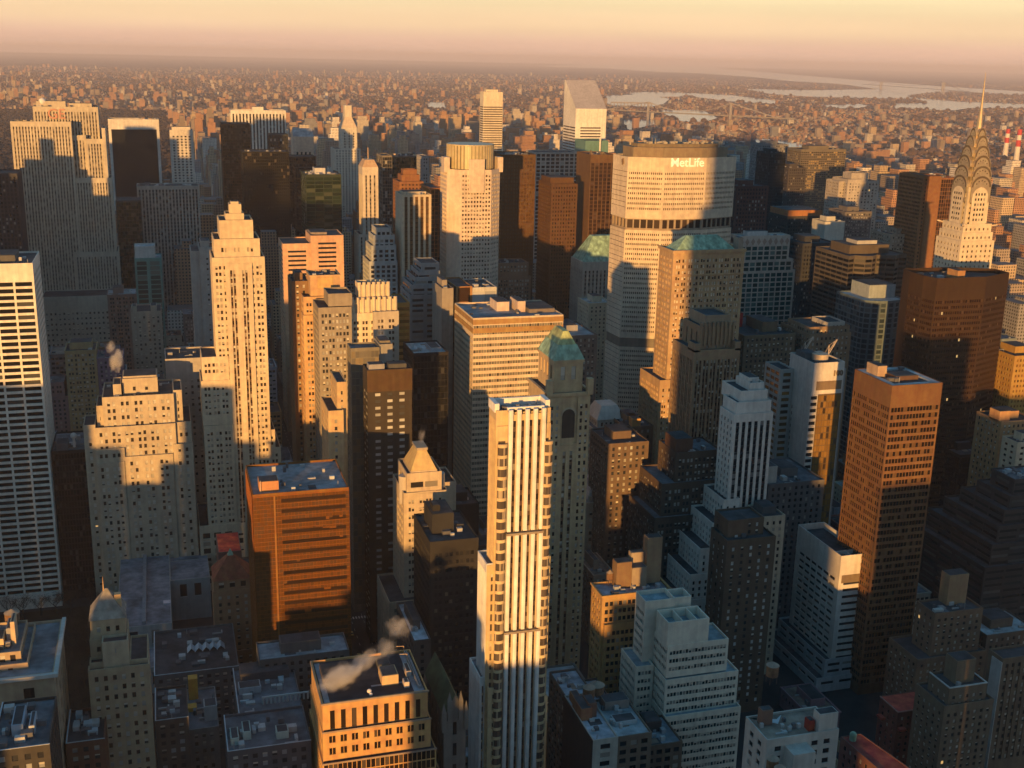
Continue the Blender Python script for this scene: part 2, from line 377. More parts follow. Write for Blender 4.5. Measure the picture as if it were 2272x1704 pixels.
        for a_, q, n, gm in allw:
            if 'blinds' in gm and a_ > 1.5 and random.random() < .38:
                f_ = random.uniform(.25, .75); q2 = q.copy(); q2[0] = q[3]+(q[0]-q[3])*f_; q2[1] = q[2]+(q[1]-q[2])*f_; BQ.append(q2+n*.03)
        if BQ: M = MB(); M.quads(np.array(BQ)); o = M.build('window_blind', BLINDM, root, org); o['kind'] = 'stuff'
        px = proj((s.topc[0], s.topc[1], s.zt)); PIX.append((px[0], px[1], s.label))
        return s
def water_tank(x, y, z, label, r=2.2, h=4.2, leg=3.0, group=None):
    o = empty('water_tank', (x, y, z), label, 'water tank', group)
    M = MB(); M.cyl(0, 0, r, leg, leg+h, 16, bottom=True); M.build('barrel', WOOD, o)
    M = MB(); M.cone([(r*1.08*math.cos(t*math.pi/8), r*1.08*math.sin(t*math.pi/8)) for t in range(16)], leg+h+.02, (0, 0, leg+h+1.5)); M.build('cone_roof', stone((.3, .25, .2)), o)
    for sx in (-1, 1):
        for sy in (-1, 1):
            M = MB(); M.bar((sx*r*.6, sy*r*.6, 0), (sx*r*.6, sy*r*.6, leg), .15); M.build('leg', stone((.08, .06, .05)), o)
    return o
def text_mesh(body, size, mat, name, parent, mtx, bold=0.0, depth=.3):
    c = bpy.data.curves.new(name, 'FONT'); c.body = body; c.size = size; c.extrude = depth; c.offset = bold; c.align_x = 'CENTER'
    t = bpy.data.objects.new('tmp', c); COL.objects.link(t)
    me = bpy.data.meshes.new_from_object(t.evaluated_get(bpy.context.evaluated_depsgraph_get())); bpy.data.objects.remove(t); bpy.data.curves.remove(c)
    me.materials.clear(); me.materials.append(mat); o = bpy.data.objects.new(name, me); COL.objects.link(o); o.parent = parent; o.matrix_local = mtx
    return o
FRONT = Matrix(((1, 0, 0, 0), (0, 0, -1, 0), (0, 1, 0, 0), (0, 0, 0, 1)))   # text facing -y
# ---------------------------------------------------------------- the towers of the photograph
rib = lambda bay=1.7, fh=3.7, wh=1.6, mar=1.0, top=3, rec=.25, bot=2: S(bay, bay-.22, fh, wh, mar, top, bot, rec)
band = lambda fh=3.8, wh=1.7, mar=.3, top=3, rec=.3, bot=2: S(8, 7.99, fh, wh, mar, top, bot, rec)
pier = lambda bay=2.8, w=1.5, fh=3.7, wh=2.2, mar=1.0, top=3, rec=.5, bot=3, **k: S(bay, w, fh, wh, mar, top, bot, rec, mode='v', **k)
pair = lambda bay=6.2, w=1.35, fh=3.75, wh=2.05, mar=1.2, top=3, gap=1.0, **k: S(bay, w, fh, wh, mar, top, 1.0, .3, 2, gap, **k)
curt = lambda bay=1.6, fh=3.8, wh=3.4, mar=.4, top=2, rec=.12: S(bay, bay-.16, fh, wh, mar, top, 2, rec)
# far left, front row on 42nd street
Y42 = 690
b = Bld('office_tower', 'white travertine slab with a grid of wide dark windows at the left edge', wall=(.72, .68, .6), gm=G_BLACK)
g_ = S(9.6, 8.7, 3.75, 2.35, .6, 10.5, 8, .9); b.t(Y42, -150, 589, 72, xc=87, f=g_, sd=S(3.0, 2.2, 3.75, 2.2, .6, 7, 8, .7))
b.bulk(.1, .45, .15, .7, 3.5, (.3, .2, .12)).bulk(.5, .8, .3, .8, 2.5, (.1, .1, .1)).units(8); b.done()
b = Bld('office_block', 'windowless looking black glass block right of the white grid slab, satellite dish on its roof', 'office block', wall=(.022, .02, .02), gm=G_BLACK, roof=ROOF_G)
b.t(Y42+8, 113, 1002, 217, dep=38, f=S(1.6, 1.3, 3.8, 3.0, .5, 2, 2, .15), roof=ROOF_G); b.units(10, big=4).bulk(.1, .35, .1, .4, 3, (.12, .12, .13)); b.done()
TOPDISH = b.last
b = Bld('office_tower', 'tan stepped masonry tower with paired windows, its upper part lit, steam beside its penthouse', wall=(.47, .40, .30), gm=pane((.03, .026, .022), (.6, .57, .5), frac=.45, lit=.004))
pr = pair(7.2, 1.55, 4.2, 2.4, 1.0, 3.2, 1.3)
b.t(Y42+14, 271, 841, 349, 20, f=S(5.4, 1.6, 9, 2.4, 3, 5, 2, .3), z0='890'); b.bulk(.02, .98, .1, .9, .9)
b.t(Y42+11, 250, 853, 268, 16, f=BLANK, z0='890')
b.t(Y42+6, 226, 882, 385, 34, f=pr, z0='970').units(5)
b.t(Y42+9, 384, 866, 403, 24, f=S(3.5, 1.5, 4.2, 2.2), z0='960'); b.t(Y42+9, 213, 901, 228, 24, f=S(3.5, 1.5, 4.2, 2.2), z0='960')
b.t(Y42+4, 184, 944, 211, 22, f=S(3.5, 1.5, 4.2, 2.2))
b.t(Y42+3, 210, 950, 389, 40, f=pr, z0='1032'); b.t(Y42+5, 389, 937, 424, 36, f=S(3.1, 1.5, 4.2, 2.4), z0='985')
b.t(Y42+1.5, 211, 998, 276, 44, f=pr, z0='1030'); b.t(Y42+1.2, 276, 1014, 384, 44, f=pr); b.t(Y42+1.8, 384, 986, 428, 44, f=S(3.3, 1.5, 4.2, 2.4))
b.t(Y42+.6, 214, 1028, 276, 46, f=pr); b.done()
b = Bld('office_tower', 'tall slender buff setback tower with dark window stripes and a small crown, brightly lit', wall=(.60, .50, .36), gm=pane((.03, .02, .014), (.55, .47, .36), frac=.33), sp=stone((.12, .07, .045)))
p5 = S(4.0, 1.35, 3.75, 2.1, .9, 4, 3, .45, 2, .5, mode='v'); p5b = S(4.2, 1.3, 3.75, 2.0, .9, 4, 3, .35, 2, .7)
b.t(Y42+12, 508, 453, 535, 10, f=BLANK, z0='474'); b.bulk(.15, .8, .2, .8, 1.2)
b.t(Y42+10, 500, 474, 541, 14, f=S(3.2, 2.2, 5, 3.0, .6, 2, .6, .4), z0='488')
b.t(Y42+7, 486, 489, 561, 24, f=S(8.0, 1.1, 6, 3.2, 1.5, 7, 2, .5, 3, .9, mode='v'), z0='530')
b.t(Y42+4.5, 474, 531, 576, 28, f=S(7.6, 1.3, 4, 2.6, 2, 5, 1, .5, 2, .8, mode='v'), z0='572')
b.t(Y42+2.5, 470, 572, 587, 30, f=pair(4.6, 1.3, 3.75, 2.0, 1.0, 5, .7)); b.t(Y42+1.6, 499, 585, 559, 20, f=S(5.4, 1.2, 3.75, 2.3, .8, 4, 3, .5, 2, .6, mode='v'), roofon=False)
b.t(Y42+3.5, 576, 955, 610, 26, f=p5b); b.t(Y42+3, 576, 995, 623, 30, f=p5b)
b.t(Y42+2, 447, 793, 507, 26, f=p5b, z0='846', sp=None); b.t(Y42+1.4, 446, 846, 511, 28, f=p5b, z0='945'); b.t(Y42+.9, 452, 946, 518, 30, f=p5b); b.t(Y42+.3, 442, 1168, 546, 40, f=S(5.6, 4.2, 5.0, 3.4, .8, 5, 1, .4))
b.done()
b = Bld('office_block', 'blank grey slab with small dot windows on its left half, behind the slender buff tower', 'office block', wall=(.40, .38, .36))
b.t(745, 366, 797, 452, 30, f=S(3.9, 1.4, 3.9, 1.9, 2.0, 14, 1, .3, skip=(0, 6, 7, 8, 9))); b.units(4); b.done()
b = Bld('office_tower', 'narrow grey slab with two columns of dot windows left of the slender buff tower', wall=(.36, .34, .32))
b.t(905, 423, 557, 443, 32, f=BLANK); b.t(903, 442, 549, 475, 28, f=S(4.6, 1.4, 3.9, 1.5, 2.0, 8, 3, .3), sd=BLANK); b.bulk(.1, .7, .2, .8, 4); b.done()
# the great limestone slab with radome
b = Bld('skyscraper', 'broad limestone slab tower with stepped top, vertical window stripes and a white radome', wall=(.50, .45, .37), gm=pane((.03, .028, .028), (.42, .38, .3), frac=.25), sp=stone((.20, .17, .14)))
ps = pier(2.7, 1.25, 3.9, 2.3, 1.2, 5, .6)
b.t(1262, 72, 236, 217, 26, f=ps); RCA = b.last; b.bulk(.05, .5, .2, .6, 5).bulk(.55, .9, .3, .8, 3).units(14, (.35, .28, .2), 5)
b.t(1246, 22, 269, 157, 24, f=ps); b.units(8)
b.t(1254, 157, 300, 190, 30, f=ps); b.t(1252, 190, 308, 234, 34, f=ps); b.t(1250, 225, 284, 233, 30, f=BLANK)
b.t(1248, 160, 395, 247, 36, f=ps); b.t(1244, 165, 560, 262, 40, f=ps)
b.t(1205, 92, 660, 272, 36, f=S(3.9, 1.7, 5.2, 2.2, 1.5, 16, 2, .3)); b.done()
rd = MB(); x0, x1, y0, y1, _, z = RCA; cx_ = x_at(94, y0+8, z+5); rd.cyl(cx_, y0+8, 1.6, -1+z, z+1.2); rd.ball(cx_, y0+8, z+4.2, 3.6, lo=-.85); rd.build('radome', stone((.75, .74, .72)), b.root, tuple(b.root.location))
sg = stone((.52, .26, .2), .5); r = b.root
def sign(body, size, mt, par, px, py, Y, bold=0., off=.7, name='sign_letters'):
    p = at_y(px, py, Y-off); return text_mesh(body, size, mt, name, par, Matrix.Translation(Vector(p)-par.location) @ FRONT, bold)
sign('GE', 13.5, sg, r, 126, 263, 1262, .12)
# along the left background
b = Bld('skyscraper', 'black glass slab framed in white travertine, behind the limestone slab', wall=(.66, .64, .6), gm=G_BLACK, roof=ROOF_D)
b.t(1890, 239, 264, 352, 34, f=BLANK)
x0, x1, y0, y1, _, z = b.last; G = MB(); G.quads([[(x0+4, y0-.3, 0), (x1-4, y0-.3, 0), (x1-4, y0-.3, z-15), (x0+4, y0-.3, z-15)]]); org = b
pn = b.p('glass_front', G_BLACK); pn.box(x0+4, x1-4, y0-.4, y0-.003, 5, z-15, True); b.units(8, (.3, .2, .15), 6); b.done()
b = Bld('office_tower', 'grey stone slab with close vertical piers, below the black framed slab', wall=(.40, .38, .35), gm=G_DARK, sp=stone((.16, .15, .14)))
b.t(1335, 303, 413, 441, 30, f=pier(3.5, 1.8, 3.9, 2.4, 1, 4, .7)); b.units(12, (.5, .5, .5), 6); b.done()
b = Bld('office_tower', 'dark green glass slab wedged between the limestone slab and the grey piered slab', wall=(.06, .07, .07), gm=G_GREEN)
b.t(1300, 256, 445, 312, 40, f=curt(2.4)); b.done()
b = Bld('office_tower', 'dark office block at the left edge behind the white grid slab', wall=(.05, .05, .06), gm=G_DARK, sp=stone(DARKB))
b.t(1150, -60, 385, 38, 40, f=pier(3, 1.7)); b.done()
b = Bld('office_block', 'small teal glass block with a white penthouse in front of the grey piered slab', 'office block', wall=(.10, .26, .24), gm=G_TEAL, roof=ROOF_P)
b.t(1040, 298, 573, 358, 24, f=band(4.1, 3.3)); b.t(1043, 298, 547, 343, 18, f=BLANK, wall=(.5, .5, .48)); b.done()
b = Bld('apartment_house', 'pale ornate mid-rise house at the foot of the teal glass block', 'apartment house', wall=(.36, .32, .26))
b.t(985, 290, 692, 358, 30, f=S(3.6, 1.5, 3.8, 2.0, 1, 4)); b.bulk(.05, .2, .1, .5, 4).bulk(.65, .85, .1, .5, 4); b.done()
b = Bld('apartment_tower', 'slim white tower punched with square dot windows, half lit, right of the black framed slab', 'apartment tower', wall=(.6, .56, .5), gm=G_DARK)
b.t(1900, 376, 288, 428, 30, f=S(5.2, 2.8, 4.2, 2.3, 2.5, 9, 3, .4)); b.bulk(.1, .9, .3, .8, 4).units(4); b.done()
b = Bld('skyscraper', 'white slab of narrow vertical marble stripes, top sunlit, beyond the black glass office slab', wall=(.7, .68, .63), gm=G_DARK, sp=stone(DARKB))
b.t(2030, 512, 244, 634, 34, f=pier(5.4, 2.6, 3.9, 2.6, 1, 6, 1.0, 3)); b.bulk(.4, .6, .3, .7, 5); b.done()
b = Bld('office_tower', 'reddish brown glass tower standing before the white striped marble slab', wall=(.10, .045, .025), gm=G_BROWN)
b.t(1620, 491, 274, 554, 34, f=curt(2.8)); b.done()
b = Bld('office_tower', 'wide black glass office slab with a faint golden reflection, below the white striped marble slab', wall=(.01, .01, .009), gm=pane((.005, .005, .004), (.07, .04, .012), frac=.05, rough=.2))
b.t(1470, 538, 336, 641, 36, f=curt(2.4)); b.units(6); b.done()
b = Bld('office_tower', 'plain dark tower right behind the wide black glass office slab, chamfered top', wall=(.03, .03, .026), gm=G_BLACK)
b.t(1560, 641, 347, 700, 30, f=curt(2.6)); b.t(1540, 655, 372, 716, 24, f=curt(2.6)); b.done()
b = Bld('office_block', 'small dark cube of a tower in front of the white marble stripes', 'office block', wall=(.05, .055, .055), gm=G_DARK)
b.t(1660, 598, 298, 639, 30, f=curt(2.5)); b.done()
b = Bld('skyscraper', 'pinkish granite tower with a notched gable top and slot windows, beside the dark chamfered tower', wall=(.62, .46, .36), gm=G_DARK, roof=ROOF_P)
b.t(1760, 650, 303, 696, 30, f=S(6.2, 2.8, 30, 20, 3, 22, 2, .8), sd=BLANK, roofon=False)
x0, x1, y0, y1, _, z = b.last; yy = (y0+y1)/2; W = b.p('wall', b.wall); R = b.p('roof', rf((.3, .32, .34)))
R.poly([(x0, y0, z), (x1, y0, z), (x1-1, yy, z+11), (x0+1, yy, z+11)]); R.poly([(x1, y1, z), (x0, y1, z), (x0+1, yy, z+11), (x1-1, yy, z+11)])
W.poly([(x0, y1, z), (x0, y0, z), (x0+1, yy, z+11)]); W.poly([(x1, y0, z), (x1, y1, z), (x1-1, yy, z+11)]); b.done()
b = Bld('office_tower', 'green and black glass tower with white machinery on its roof', wall=(.03, .045, .03), gm=G_GREEN)
b.t(1165, 678, 387, 757, 40, f=band(3.7, 3.0, .4), roof=ROOF_G); b.units(16, (.6, .6, .58), 6); b.bulk(.3, .6, .3, .7, 5, (.5, .5, .5)); b.done()
b = Bld('hotel_tower', 'slender cream tower with a pyramid crown, far behind the green and black glass tower', 'hotel tower', wall=(.6, .56, .48), gm=G_DARK)
b.t(1905, 757, 283, 792, 30, f=S(6, 2.0, 4.2, 2.6, 2, 8), roofon=False)
x0, x1, y0, y1, _, z = b.last; q = inset([(x0, y0), (x1, y0), (x1, y1), (x0, y1)], 7); R = b.p('roof', stone((.6, .5, .38))); R.frustum([(x0, y0), (x1, y0), (x1, y1), (x0, y1)], z, q, z+16); W = b.p('crown', b.wall); W.prism(q, z+16, z+34)
b.t(1900, 742, 330, 800, 44, f=S(5, 1.8, 4, 2.2)); b.done()
b = Bld('office_tower', 'slim white neo-gothic tower with an octagonal lit crown, left of the amber striped tower', wall=(.56, .50, .42), gm=G_DARK, sp=stone((.2, .17, .14)))
b.t(1160, 804, 371, 839, 24, f=pier(3.6, 1.5, 3.8, 2.2, 1.5, 8, .5), roofon=False)
x0, x1, y0, y1, _, z = b.last; p = [(x0, y0), (x1, y0), (x1, y1), (x0, y1)]; R = b.p('crown', stone((.5, .36, .24))); q = inset(p, 3.5); R.frustum(p, z, q, z+7); R.cyl((x0+x1)/2, (y0+y1)/2, .5, z+7, z+18, 6)
b.t(1156, 796, 520, 842, 30, f=pier(3.6, 1.5, 3.8, 2.2)); b.done()
b = Bld('office_tower', 'tower of tall white piers over glass coloured with its amber reflection, a black shadow across its lower half', wall=(.55, .46, .34), gm=pane((.10, .05, .012), (.12, .07, .02), frac=.3, rough=.3), sp=stone((.08, .045, .02)))  # orange reflection on dark glass is put into the pane colour
b.t(1000, 892, 432, 957, xc=877, f=pier(4.1, 2.7, 3.8, 2.8, 1.2, 2, 1.0), sd=BLANK); b.bulk(.1, .9, .3, .8, 1.5).units(5); b.done()
b = Bld('office_tower', 'brown tiered tower top rising behind the white piers and amber reflecting glass', wall=(.24, .11, .05), gm=G_BROWN)
b.t(1150, 886, 403, 940, 34, f=S(3.4, 1.8, 3.6, 1.6)); b.t(1158, 891, 388, 931, 20, f=BLANK); b.t(1164, 895, 376, 925, 12, f=BLANK); b.done()
b = Bld('office_tower', 'orange brown slab hugging the right side of the white piers and amber reflecting glass', wall=(.30, .13, .055), gm=G_BROWN)
b.t(1050, 955, 417, 982, 40, f=curt(3)); b.done()
b = Bld('office_tower', 'narrow grey glass slab right of the slim neo-gothic tower', wall=(.2, .18, .15), gm=G_DARK)
b.t(1330, 848, 345, 870, 36, f=curt(2.6)); b.done()
b = Bld('office_tower', 'broad dark green glass block right of the narrow grey glass slab', wall=(.05, .06, .05), gm=G_GREEN)
b.t(1420, 869, 347, 936, 40, f=curt(2.6)); b.units(8, (.5, .4, .3), 5); b.done()
b = Bld('apartment_tower', 'slim pale grey tower left of the glass crowned octagonal tower', 'apartment tower', wall=(.34, .33, .33))
b.t(1380, 936, 347, 952, 30, f=S(3.2, 1.6)); b.done()
# octagonal granite tower with glass crown
b = Bld('skyscraper', 'octagonal pink granite tower crowned by a ribbed glass drum', wall=(.62, .52, .43), gm=pane((.05, .035, .025), (.35, .27, .2), frac=.3))
z1 = at_y(990, 352, 1005)[2]; xl, xr = x_at(990, 1018, z1), x_at(1115, 1008, z1); D = 46.; c = 10.5; y0 = 1005.
zb = at_y(1000, 377, 1005)[2]
oc = [(xl+c, y0), (xr-c, y0), (xr, y0+c), (xr, y0+D-c), (xr-c, y0+D), (xl+c, y0+D), (xl, y0+D-c), (xl, y0+c)]
gs = S(2.7, 1.6, 3.75, 1.9, .5, 4.5, 2, .45); b.prism(oc, 0, zb, [gs, gs, BLANK, BLANK, BLANK, BLANK, gs, BLANK])
mid = (xl+xr)/2; b.p1('corner_pier', b.wall).prism([(mid-7, y0-1.2), (mid+7, y0-1.2), (mid+7, y0-.003), (mid-7, y0-.003)], zb-20, zb+9)
for s_ in (oc[7], oc[2]): b.p1('corner_pier', b.wall).prism([(s_[0]-2.5, s_[1]-1), (s_[0]+2.5, s_[1]-1), (s_[0]+2.5, s_[1]+10), (s_[0]-2.5, s_[1]+10)], zb-3, zb+10)
cr = b.p('glass_crown', stone((.5, .42, .26), .35, .1, .2, .1)); cc = (mid, y0+D/2); R0 = (xr-xl)*.435; zc = z_at(322, mid, y0+4)
n = 40
for i in range(n):
    a0, a1 = 2*math.pi*i/n, 2*math.pi*(i+.62)/n
    P_ = lambda a, r: (cc[0]+r*math.cos(a), cc[1]+r*math.sin(a))
    cr.prism([P_(a0, R0-.8), P_(a0, R0), P_(a1, R0), P_(a1, R0-.8)], zb, zc)
gl = b.p('crown_glazing', pane((.22, .2, .12), frac=0, rough=.3)); gl.cyl(cc[0], cc[1], R0-.5, zb, zc-1.2, 40); cr.cyl(cc[0], cc[1], R0+.2, zc-1.0, zc, 40)
b.done()
# far white towers
b = Bld('skyscraper', 'white tower with a roof sloped at forty-five degrees and dark ribbon windows', wall=(.72, .70, .66), gm=pane((.05, .04, .04), frac=0.05))
Yc = 1560; x0 = at_y(1278, 241, Yc)[0]; zf = at_y(1278, 241, Yc)[2]; x1 = x_at(1346, Yc, zf); dd = 52.0; zt = z_at(177, x0, Yc+dd)
pl = [(x0, Yc), (x1, Yc), (x1, Yc+dd), (x0, Yc+dd)]; rb = S(30, 29.99, 3.9, 1.7, .3, 25, 3, .3)
b.prism(pl, 0, zf, [rb, BLANK, BLANK, rb], roofon=False)
W = b.p('wall', b.wall); R = b.p('roof', stone((.45, .42, .42), .5)); h = zt-zf
R.poly([(x0, Yc, zf), (x1, Yc, zf), (x1, Yc+dd*.93, zt), (x0, Yc+dd*.93, zt)]); W.poly([(x0, Yc+dd, zf), (x0, Yc, zf), (x0, Yc+dd*.93, zt), (x0, Yc+dd, zt)]); W.poly([(x1, Yc, zf), (x1, Yc+dd, zf), (x1, Yc+dd, zt), (x1, Yc+dd*.93, zt)])
W.poly([(x0, Yc+dd*.93, zt), (x1, Yc+dd*.93, zt), (x1, Yc+dd, zt), (x0, Yc+dd, zt)]); W.poly([(x1, Yc+dd, zf), (x0, Yc+dd, zf), (x0, Yc+dd, zt), (x1, Yc+dd, zt)]); b.zt = zt; b.done()
b = Bld('skyscraper', 'white banded tower with a pale yellow blank top, left of the slope-roofed tower', wall=(.68, .62, .5), gm=pane((.10, .075, .05), (.3, .25, .2), frac=.2))
b.t(1975, 1073, 204, 1116, xc=1065, f=S(40, 39.9, 3.9, 1.9, .4, 24, 3, .3)); b.bulk(.2, .8, .3, .8, 4).units(5); b.done()
b = Bld('office_tower', 'black glass tower whose right third is lit amber, right of the octagonal tower', wall=(.11, .058, .022), gm=pane((.06, .03, .01), (.13, .07, .025), frac=.25, rough=.3))
b.t(1100, 1114, 343, 1189, 40, f=S(2.6, 1.7, 3.6, 2.2, .5, 3, 2, .2)); b.units(9, (.4, .38, .35), 6); b.done()
b = Bld('office_tower', 'pale grid of rounded windows, a broad tower behind the amber lit black tower', wall=(.42, .39, .36), gm=G_DARK)
b.t(1370, 1189, 338, 1286, 40, f=S(6.2, 4.6, 4.6, 3.3, .6, 2, 2, .6)); b.done()
b = Bld('office_tower', 'dark brown block with an orange lit left strip, left of the bronze mullioned tower', wall=(.10, .05, .022), gm=G_BROWN)
b.t(1060, 1224, 408, 1282, 40, f=S(2.6, 1.4, 3.7, 2, 1, 3)); b.bulk(.05, .95, .2, .9, 5); b.done()
b = Bld('office_tower', 'bronze tower with fine vertical mullions and a plain lit left flank', wall=(.13, .072, .034), gm=G_BROWN, sp=stone((.06, .03, .015)))
b.t(1085, 1311, 343, 1368, xc=1280, f=pier(4.2, 3.5, 3.7, 2.4, .4, 8, .5), sd=BLANK); b.units(8, (.2, .15, .1), 5); b.done()
b = Bld('office_block', 'teal glass cube with an antenna, in front of the slope-roofed tower', 'office block', wall=(.12, .25, .24), gm=G_TEAL)
b.t(1440, 1299, 312, 1350, 40, f=BLANK, sd=BLANK); x0, x1, y0, y1, _, z = b.last; b.p('antenna_mast', stone((.7, .68, .64))).cyl((x0+x1)/2+3, y0-4, 1.2, 60, z+3, 8); b.done()
# the broad octagonal slab with the sign
b = Bld('skyscraper', 'broad lozenge-shaped office slab with rows of small windows and white letters along its top', wall=(.60, .51, .40), gm=pane((.045, .03, .02), (.4, .32, .24), frac=.12), roof=ROOF_D)
Ym = 838; ztop = at_y(1474, 350, Ym)[2]
xA, xB, xC, xD = x_at(1394, Ym+10, ztop), x_at(1475, Ym, ztop), x_at(1568, Ym, ztop), x_at(1634, Ym+10, ztop); yw = y_at(1361, xA-2, ztop, Ym+10)
fp = [(xA, Ym+10), (xB, Ym), (xC, Ym), (xD, Ym+10), (xD+2, yw), (xC, yw+12), (xB, yw+12), (xA-2, yw)]
f1 = S(1.55, .85, 3.85, 1.75, .8, 2.5, 1.5, .55); f2 = S(1.3, .9, 9, 8, .5, 1.2, .5, .6); fm = S(5.2, 4.2, 8, 6.6, .6, .7, .5, 1.2); wst = S(40, 39.9, 3.85, .35, .4, 2.5, 1.5, .12)
zm1 = z_at(487, xB, Ym)+0; zm0 = z_at(512, xB, Ym); zl1 = z_at(752, xB, Ym); zl0 = z_at(772, xB, Ym); zs = z_at(376, xB, Ym)
def ring(za, zb_, st, we, wall=None): b.prism(fp, za, zb_, [st, st, st, BLANK, BLANK, BLANK, BLANK, we], roofon=False, wall=wall)
fp_all = fp
ring(0, zl0, f1, wst); fp = inset(fp_all, .8); ring(zl0, zl1, fm, fm, (.2, .18, .15)); fp = fp_all; ring(zl1, zm0, f1, wst); fp = inset(fp_all, .8); ring(zm0, zm1, fm, fm, (.34, .27, .2)); fp = fp_all; ring(zm1, zs, f1, wst)
b.prism(fp_all, zs, ztop, [f2, f2, f2, BLANK, BLANK, BLANK, BLANK, BLANK], gm=G_DARK)
q = inset(fp_all, 6); b.p('penthouse', stone((.25, .195, .135))).prism(q, ztop-1, ztop+7); b.p('penthouse', stone((.2, .16, .11))).prism(inset(q, 5), ztop+7, ztop+9.5)
for i in range(40):
    t_, s_ = random.random(), random.random(); X = q[0][0]+4+(q[3][0]-q[0][0]-8)*t_; Yy = q[1][1]+4+(q[5][1]-q[1][1]-14)*s_; h = random.choice([1.5, 2, 2.5, 6]); ww = .25 if h > 5 else random.uniform(1, 3)
    b.p1('rooftop_unit', stone((.4, .36, .3))).box(X, X+ww, Yy, Yy+ww, ztop+7, ztop+9.6+h*.6)
b.done(); MET = b
wl = stone((.85, .82, .7), .5); wl.node_tree.nodes['Principled BSDF'].inputs['Emission Color'].default_value = (1, .85, .5, 1); wl.node_tree.nodes['Principled BSDF'].inputs['Emission Strength'].default_value = .25
sign('MetLife', 9.3, wl, b.root, 1525, 369.5, Ym, .09, .5)
lm = stone((.3, .2, .12)); L = MB(); pz = at_y(1377, 358, Ym+18)
for k in range(4):
    a = k*math.pi/2+.4; r0 = Vector((xA-1.1, Ym+18+1.3*math.cos(a), pz[2]+1.6*math.sin(a)))
    L.box(r0.x-.25, r0.x, r0.y-1.0, r0.y+1.0, r0.z-1.1, r0.z+1.1)
L.build('emblem', lm, b.root, tuple(b.root.location))
b = Bld('office_tower', 'pale tower with a green copper hipped roof, half hidden left of the lozenge-shaped slab', wall=(.42, .38, .33), gm=G_DARK, sp=stone((.2, .18, .16)))
b.t(1000, 1294, 582, 1400, 34, f=pier(3.6, 1.6, 3.8, 2.2, 1, 8, .5), roofon=False)
x0, x1, y0, y1, _, z = b.last; R = b.p('roof', COPPER); p = [(x0+1, y0+1), (x1-1, y0+1), (x1-1, y1-1), (x0+1, y1-1)]; R.frustum(p, z, inset(p, 12), z+22); b.p('wall', b.wall).poly([(x0, y0, z), (x1, y0, z), (x1, y1, z), (x0, y1, z)]); b.done()
b = Bld('skyscraper', 'massive brown brick tower with a low green copper hip roof, its left half lit orange', wall=(.44, .30, .17), gm=pane((.04, .026, .016), (.72, .62, .48), frac=.5), roof=ROOF_D)
ln = S(4.3, 1.15, 3.8, 2.1, 1.5, 6, 2, .35, 2, .5); b.t(692, 1495, 556, 1653, xc=1464, f=ln)
x0, x1, y0, y1, _, z = b.last; R = b.p('copper_roof', COPPER); p = [(x0+3, y0+3), (x1-5, y0+3), (x1-5, y1-2), (x0+3, y1-2)]; R.frustum(p, z-1, [(x0+13, (y0+y1)/2-1), (x1-15, (y0+y1)/2-1), (x1-15, (y0+y1)/2+1), (x0+13, (y0+y1)/2+1)], z+8); b.cornice(.8, 2.0); b.cornice(.5, .8, dz=-16); b.bulk(.92, .99, .1, .4, 7, (.3, .25, .2))
b.tm(x0-5, x1+2, y0-1.2, y1+10, 0, z_at(842, x0, y0), ln); b.done()
b = Bld('office_tower', 'narrow neo-gothic brown tower with shoulders, in front of the massive copper-roofed brown tower', wall=(.30, .205, .125), gm=pane((.025, .018, .014), (.4, .36, .3), frac=.3), sp=stone((.12, .075, .045)))
pg = S(4.2, 1.2, 3.7, 2.0, 1.0, 6, 3, .5, 2, .7, mode='v')
b.t(600, 1566, 700, 1622, 22, f=BLANK, z0='725', wall=(.3, .23, .16)); b.t(597, 1556, 725, 1628, 24, f=S(5.6, 1.6, 14, 9, 2, 4, 1, .8), z0='778'); x0, x1, y0, y1, _, z = b.last
for i in range(9): xx = x0+(x1-x0)*i/8; b.p1('finial', b.wall).box(xx-.6, xx+.6, y0-.8, y0+.6, z-11, z+2.4)
b.t(592, 1541, 778, 1643, 30, f=pg); b.bulk(.0, .12, .0, .3, 4).bulk(.88, 1, .0, .3, 4); b.done()
b = Bld('office_tower', 'white art deco tower of black and white stripes with terraces on its left', wall=(.66, .63, .58), gm=pane((.016, .018, .022), (.3, .3, .3), frac=.12), sp=stone((.03, .03, .035)))
pz_ = S(3.3, 2.0, 3.6, 2.4, .8, 4.5, 3, .45, mode='v'); ww_ = S(3.4, 1.3, 3.6, 2.1, .8, 4, 2, .35)
b.t(540, 1664, 850, 1696, 16, f=S(3.2, 1.3, 4, 3, 1, 2, .6, .4), z0='868'); b.bulk(.1, .8, .2, .9, 2).units(5, big=2)
b.t(537, 1644, 868, 1704, 22, f=S(3.3, 1.7, 5, 3.4, 1, 4, 1, .4), sd=ww_, z0='898')
b.t(534, 1635, 893, 1712, xc=1605, f=pz_, sd=ww_, z0='925'); b.t(532.5, 1629, 920, 1716, xc=1598, f=pz_, sd=ww_)
x0, x1, y0, y1, _, z = b.last
for k, (px, py) in enumerate(((1606, 1105), (1580, 1150), (1552, 1200), (1528, 1250), (1500, 1300))):
    zz = z_at(py, x0, y0); xx = x_at(px, y0-2-2*k, zz); b.tm(xx, x0+6, y0-2-2.5*k, y1+6, 0, zz, ww_)
b.done()
b = Bld('office_tower', 'blank white brick tower numbered 100 with glass bands coloured with their golden reflection on its front', wall=(.58, .54, .50), gm=G_GOLD, roof=ROOF_D)
gb = S(2.3, 2.2, 4.1, 3.9, 3.0, 25, 2, .3); b.t(600, 1806, 806, 1875, xc=1754, f=BLANK, roof=ROOF_D); x0, x1, y0, y1, _, z = b.last
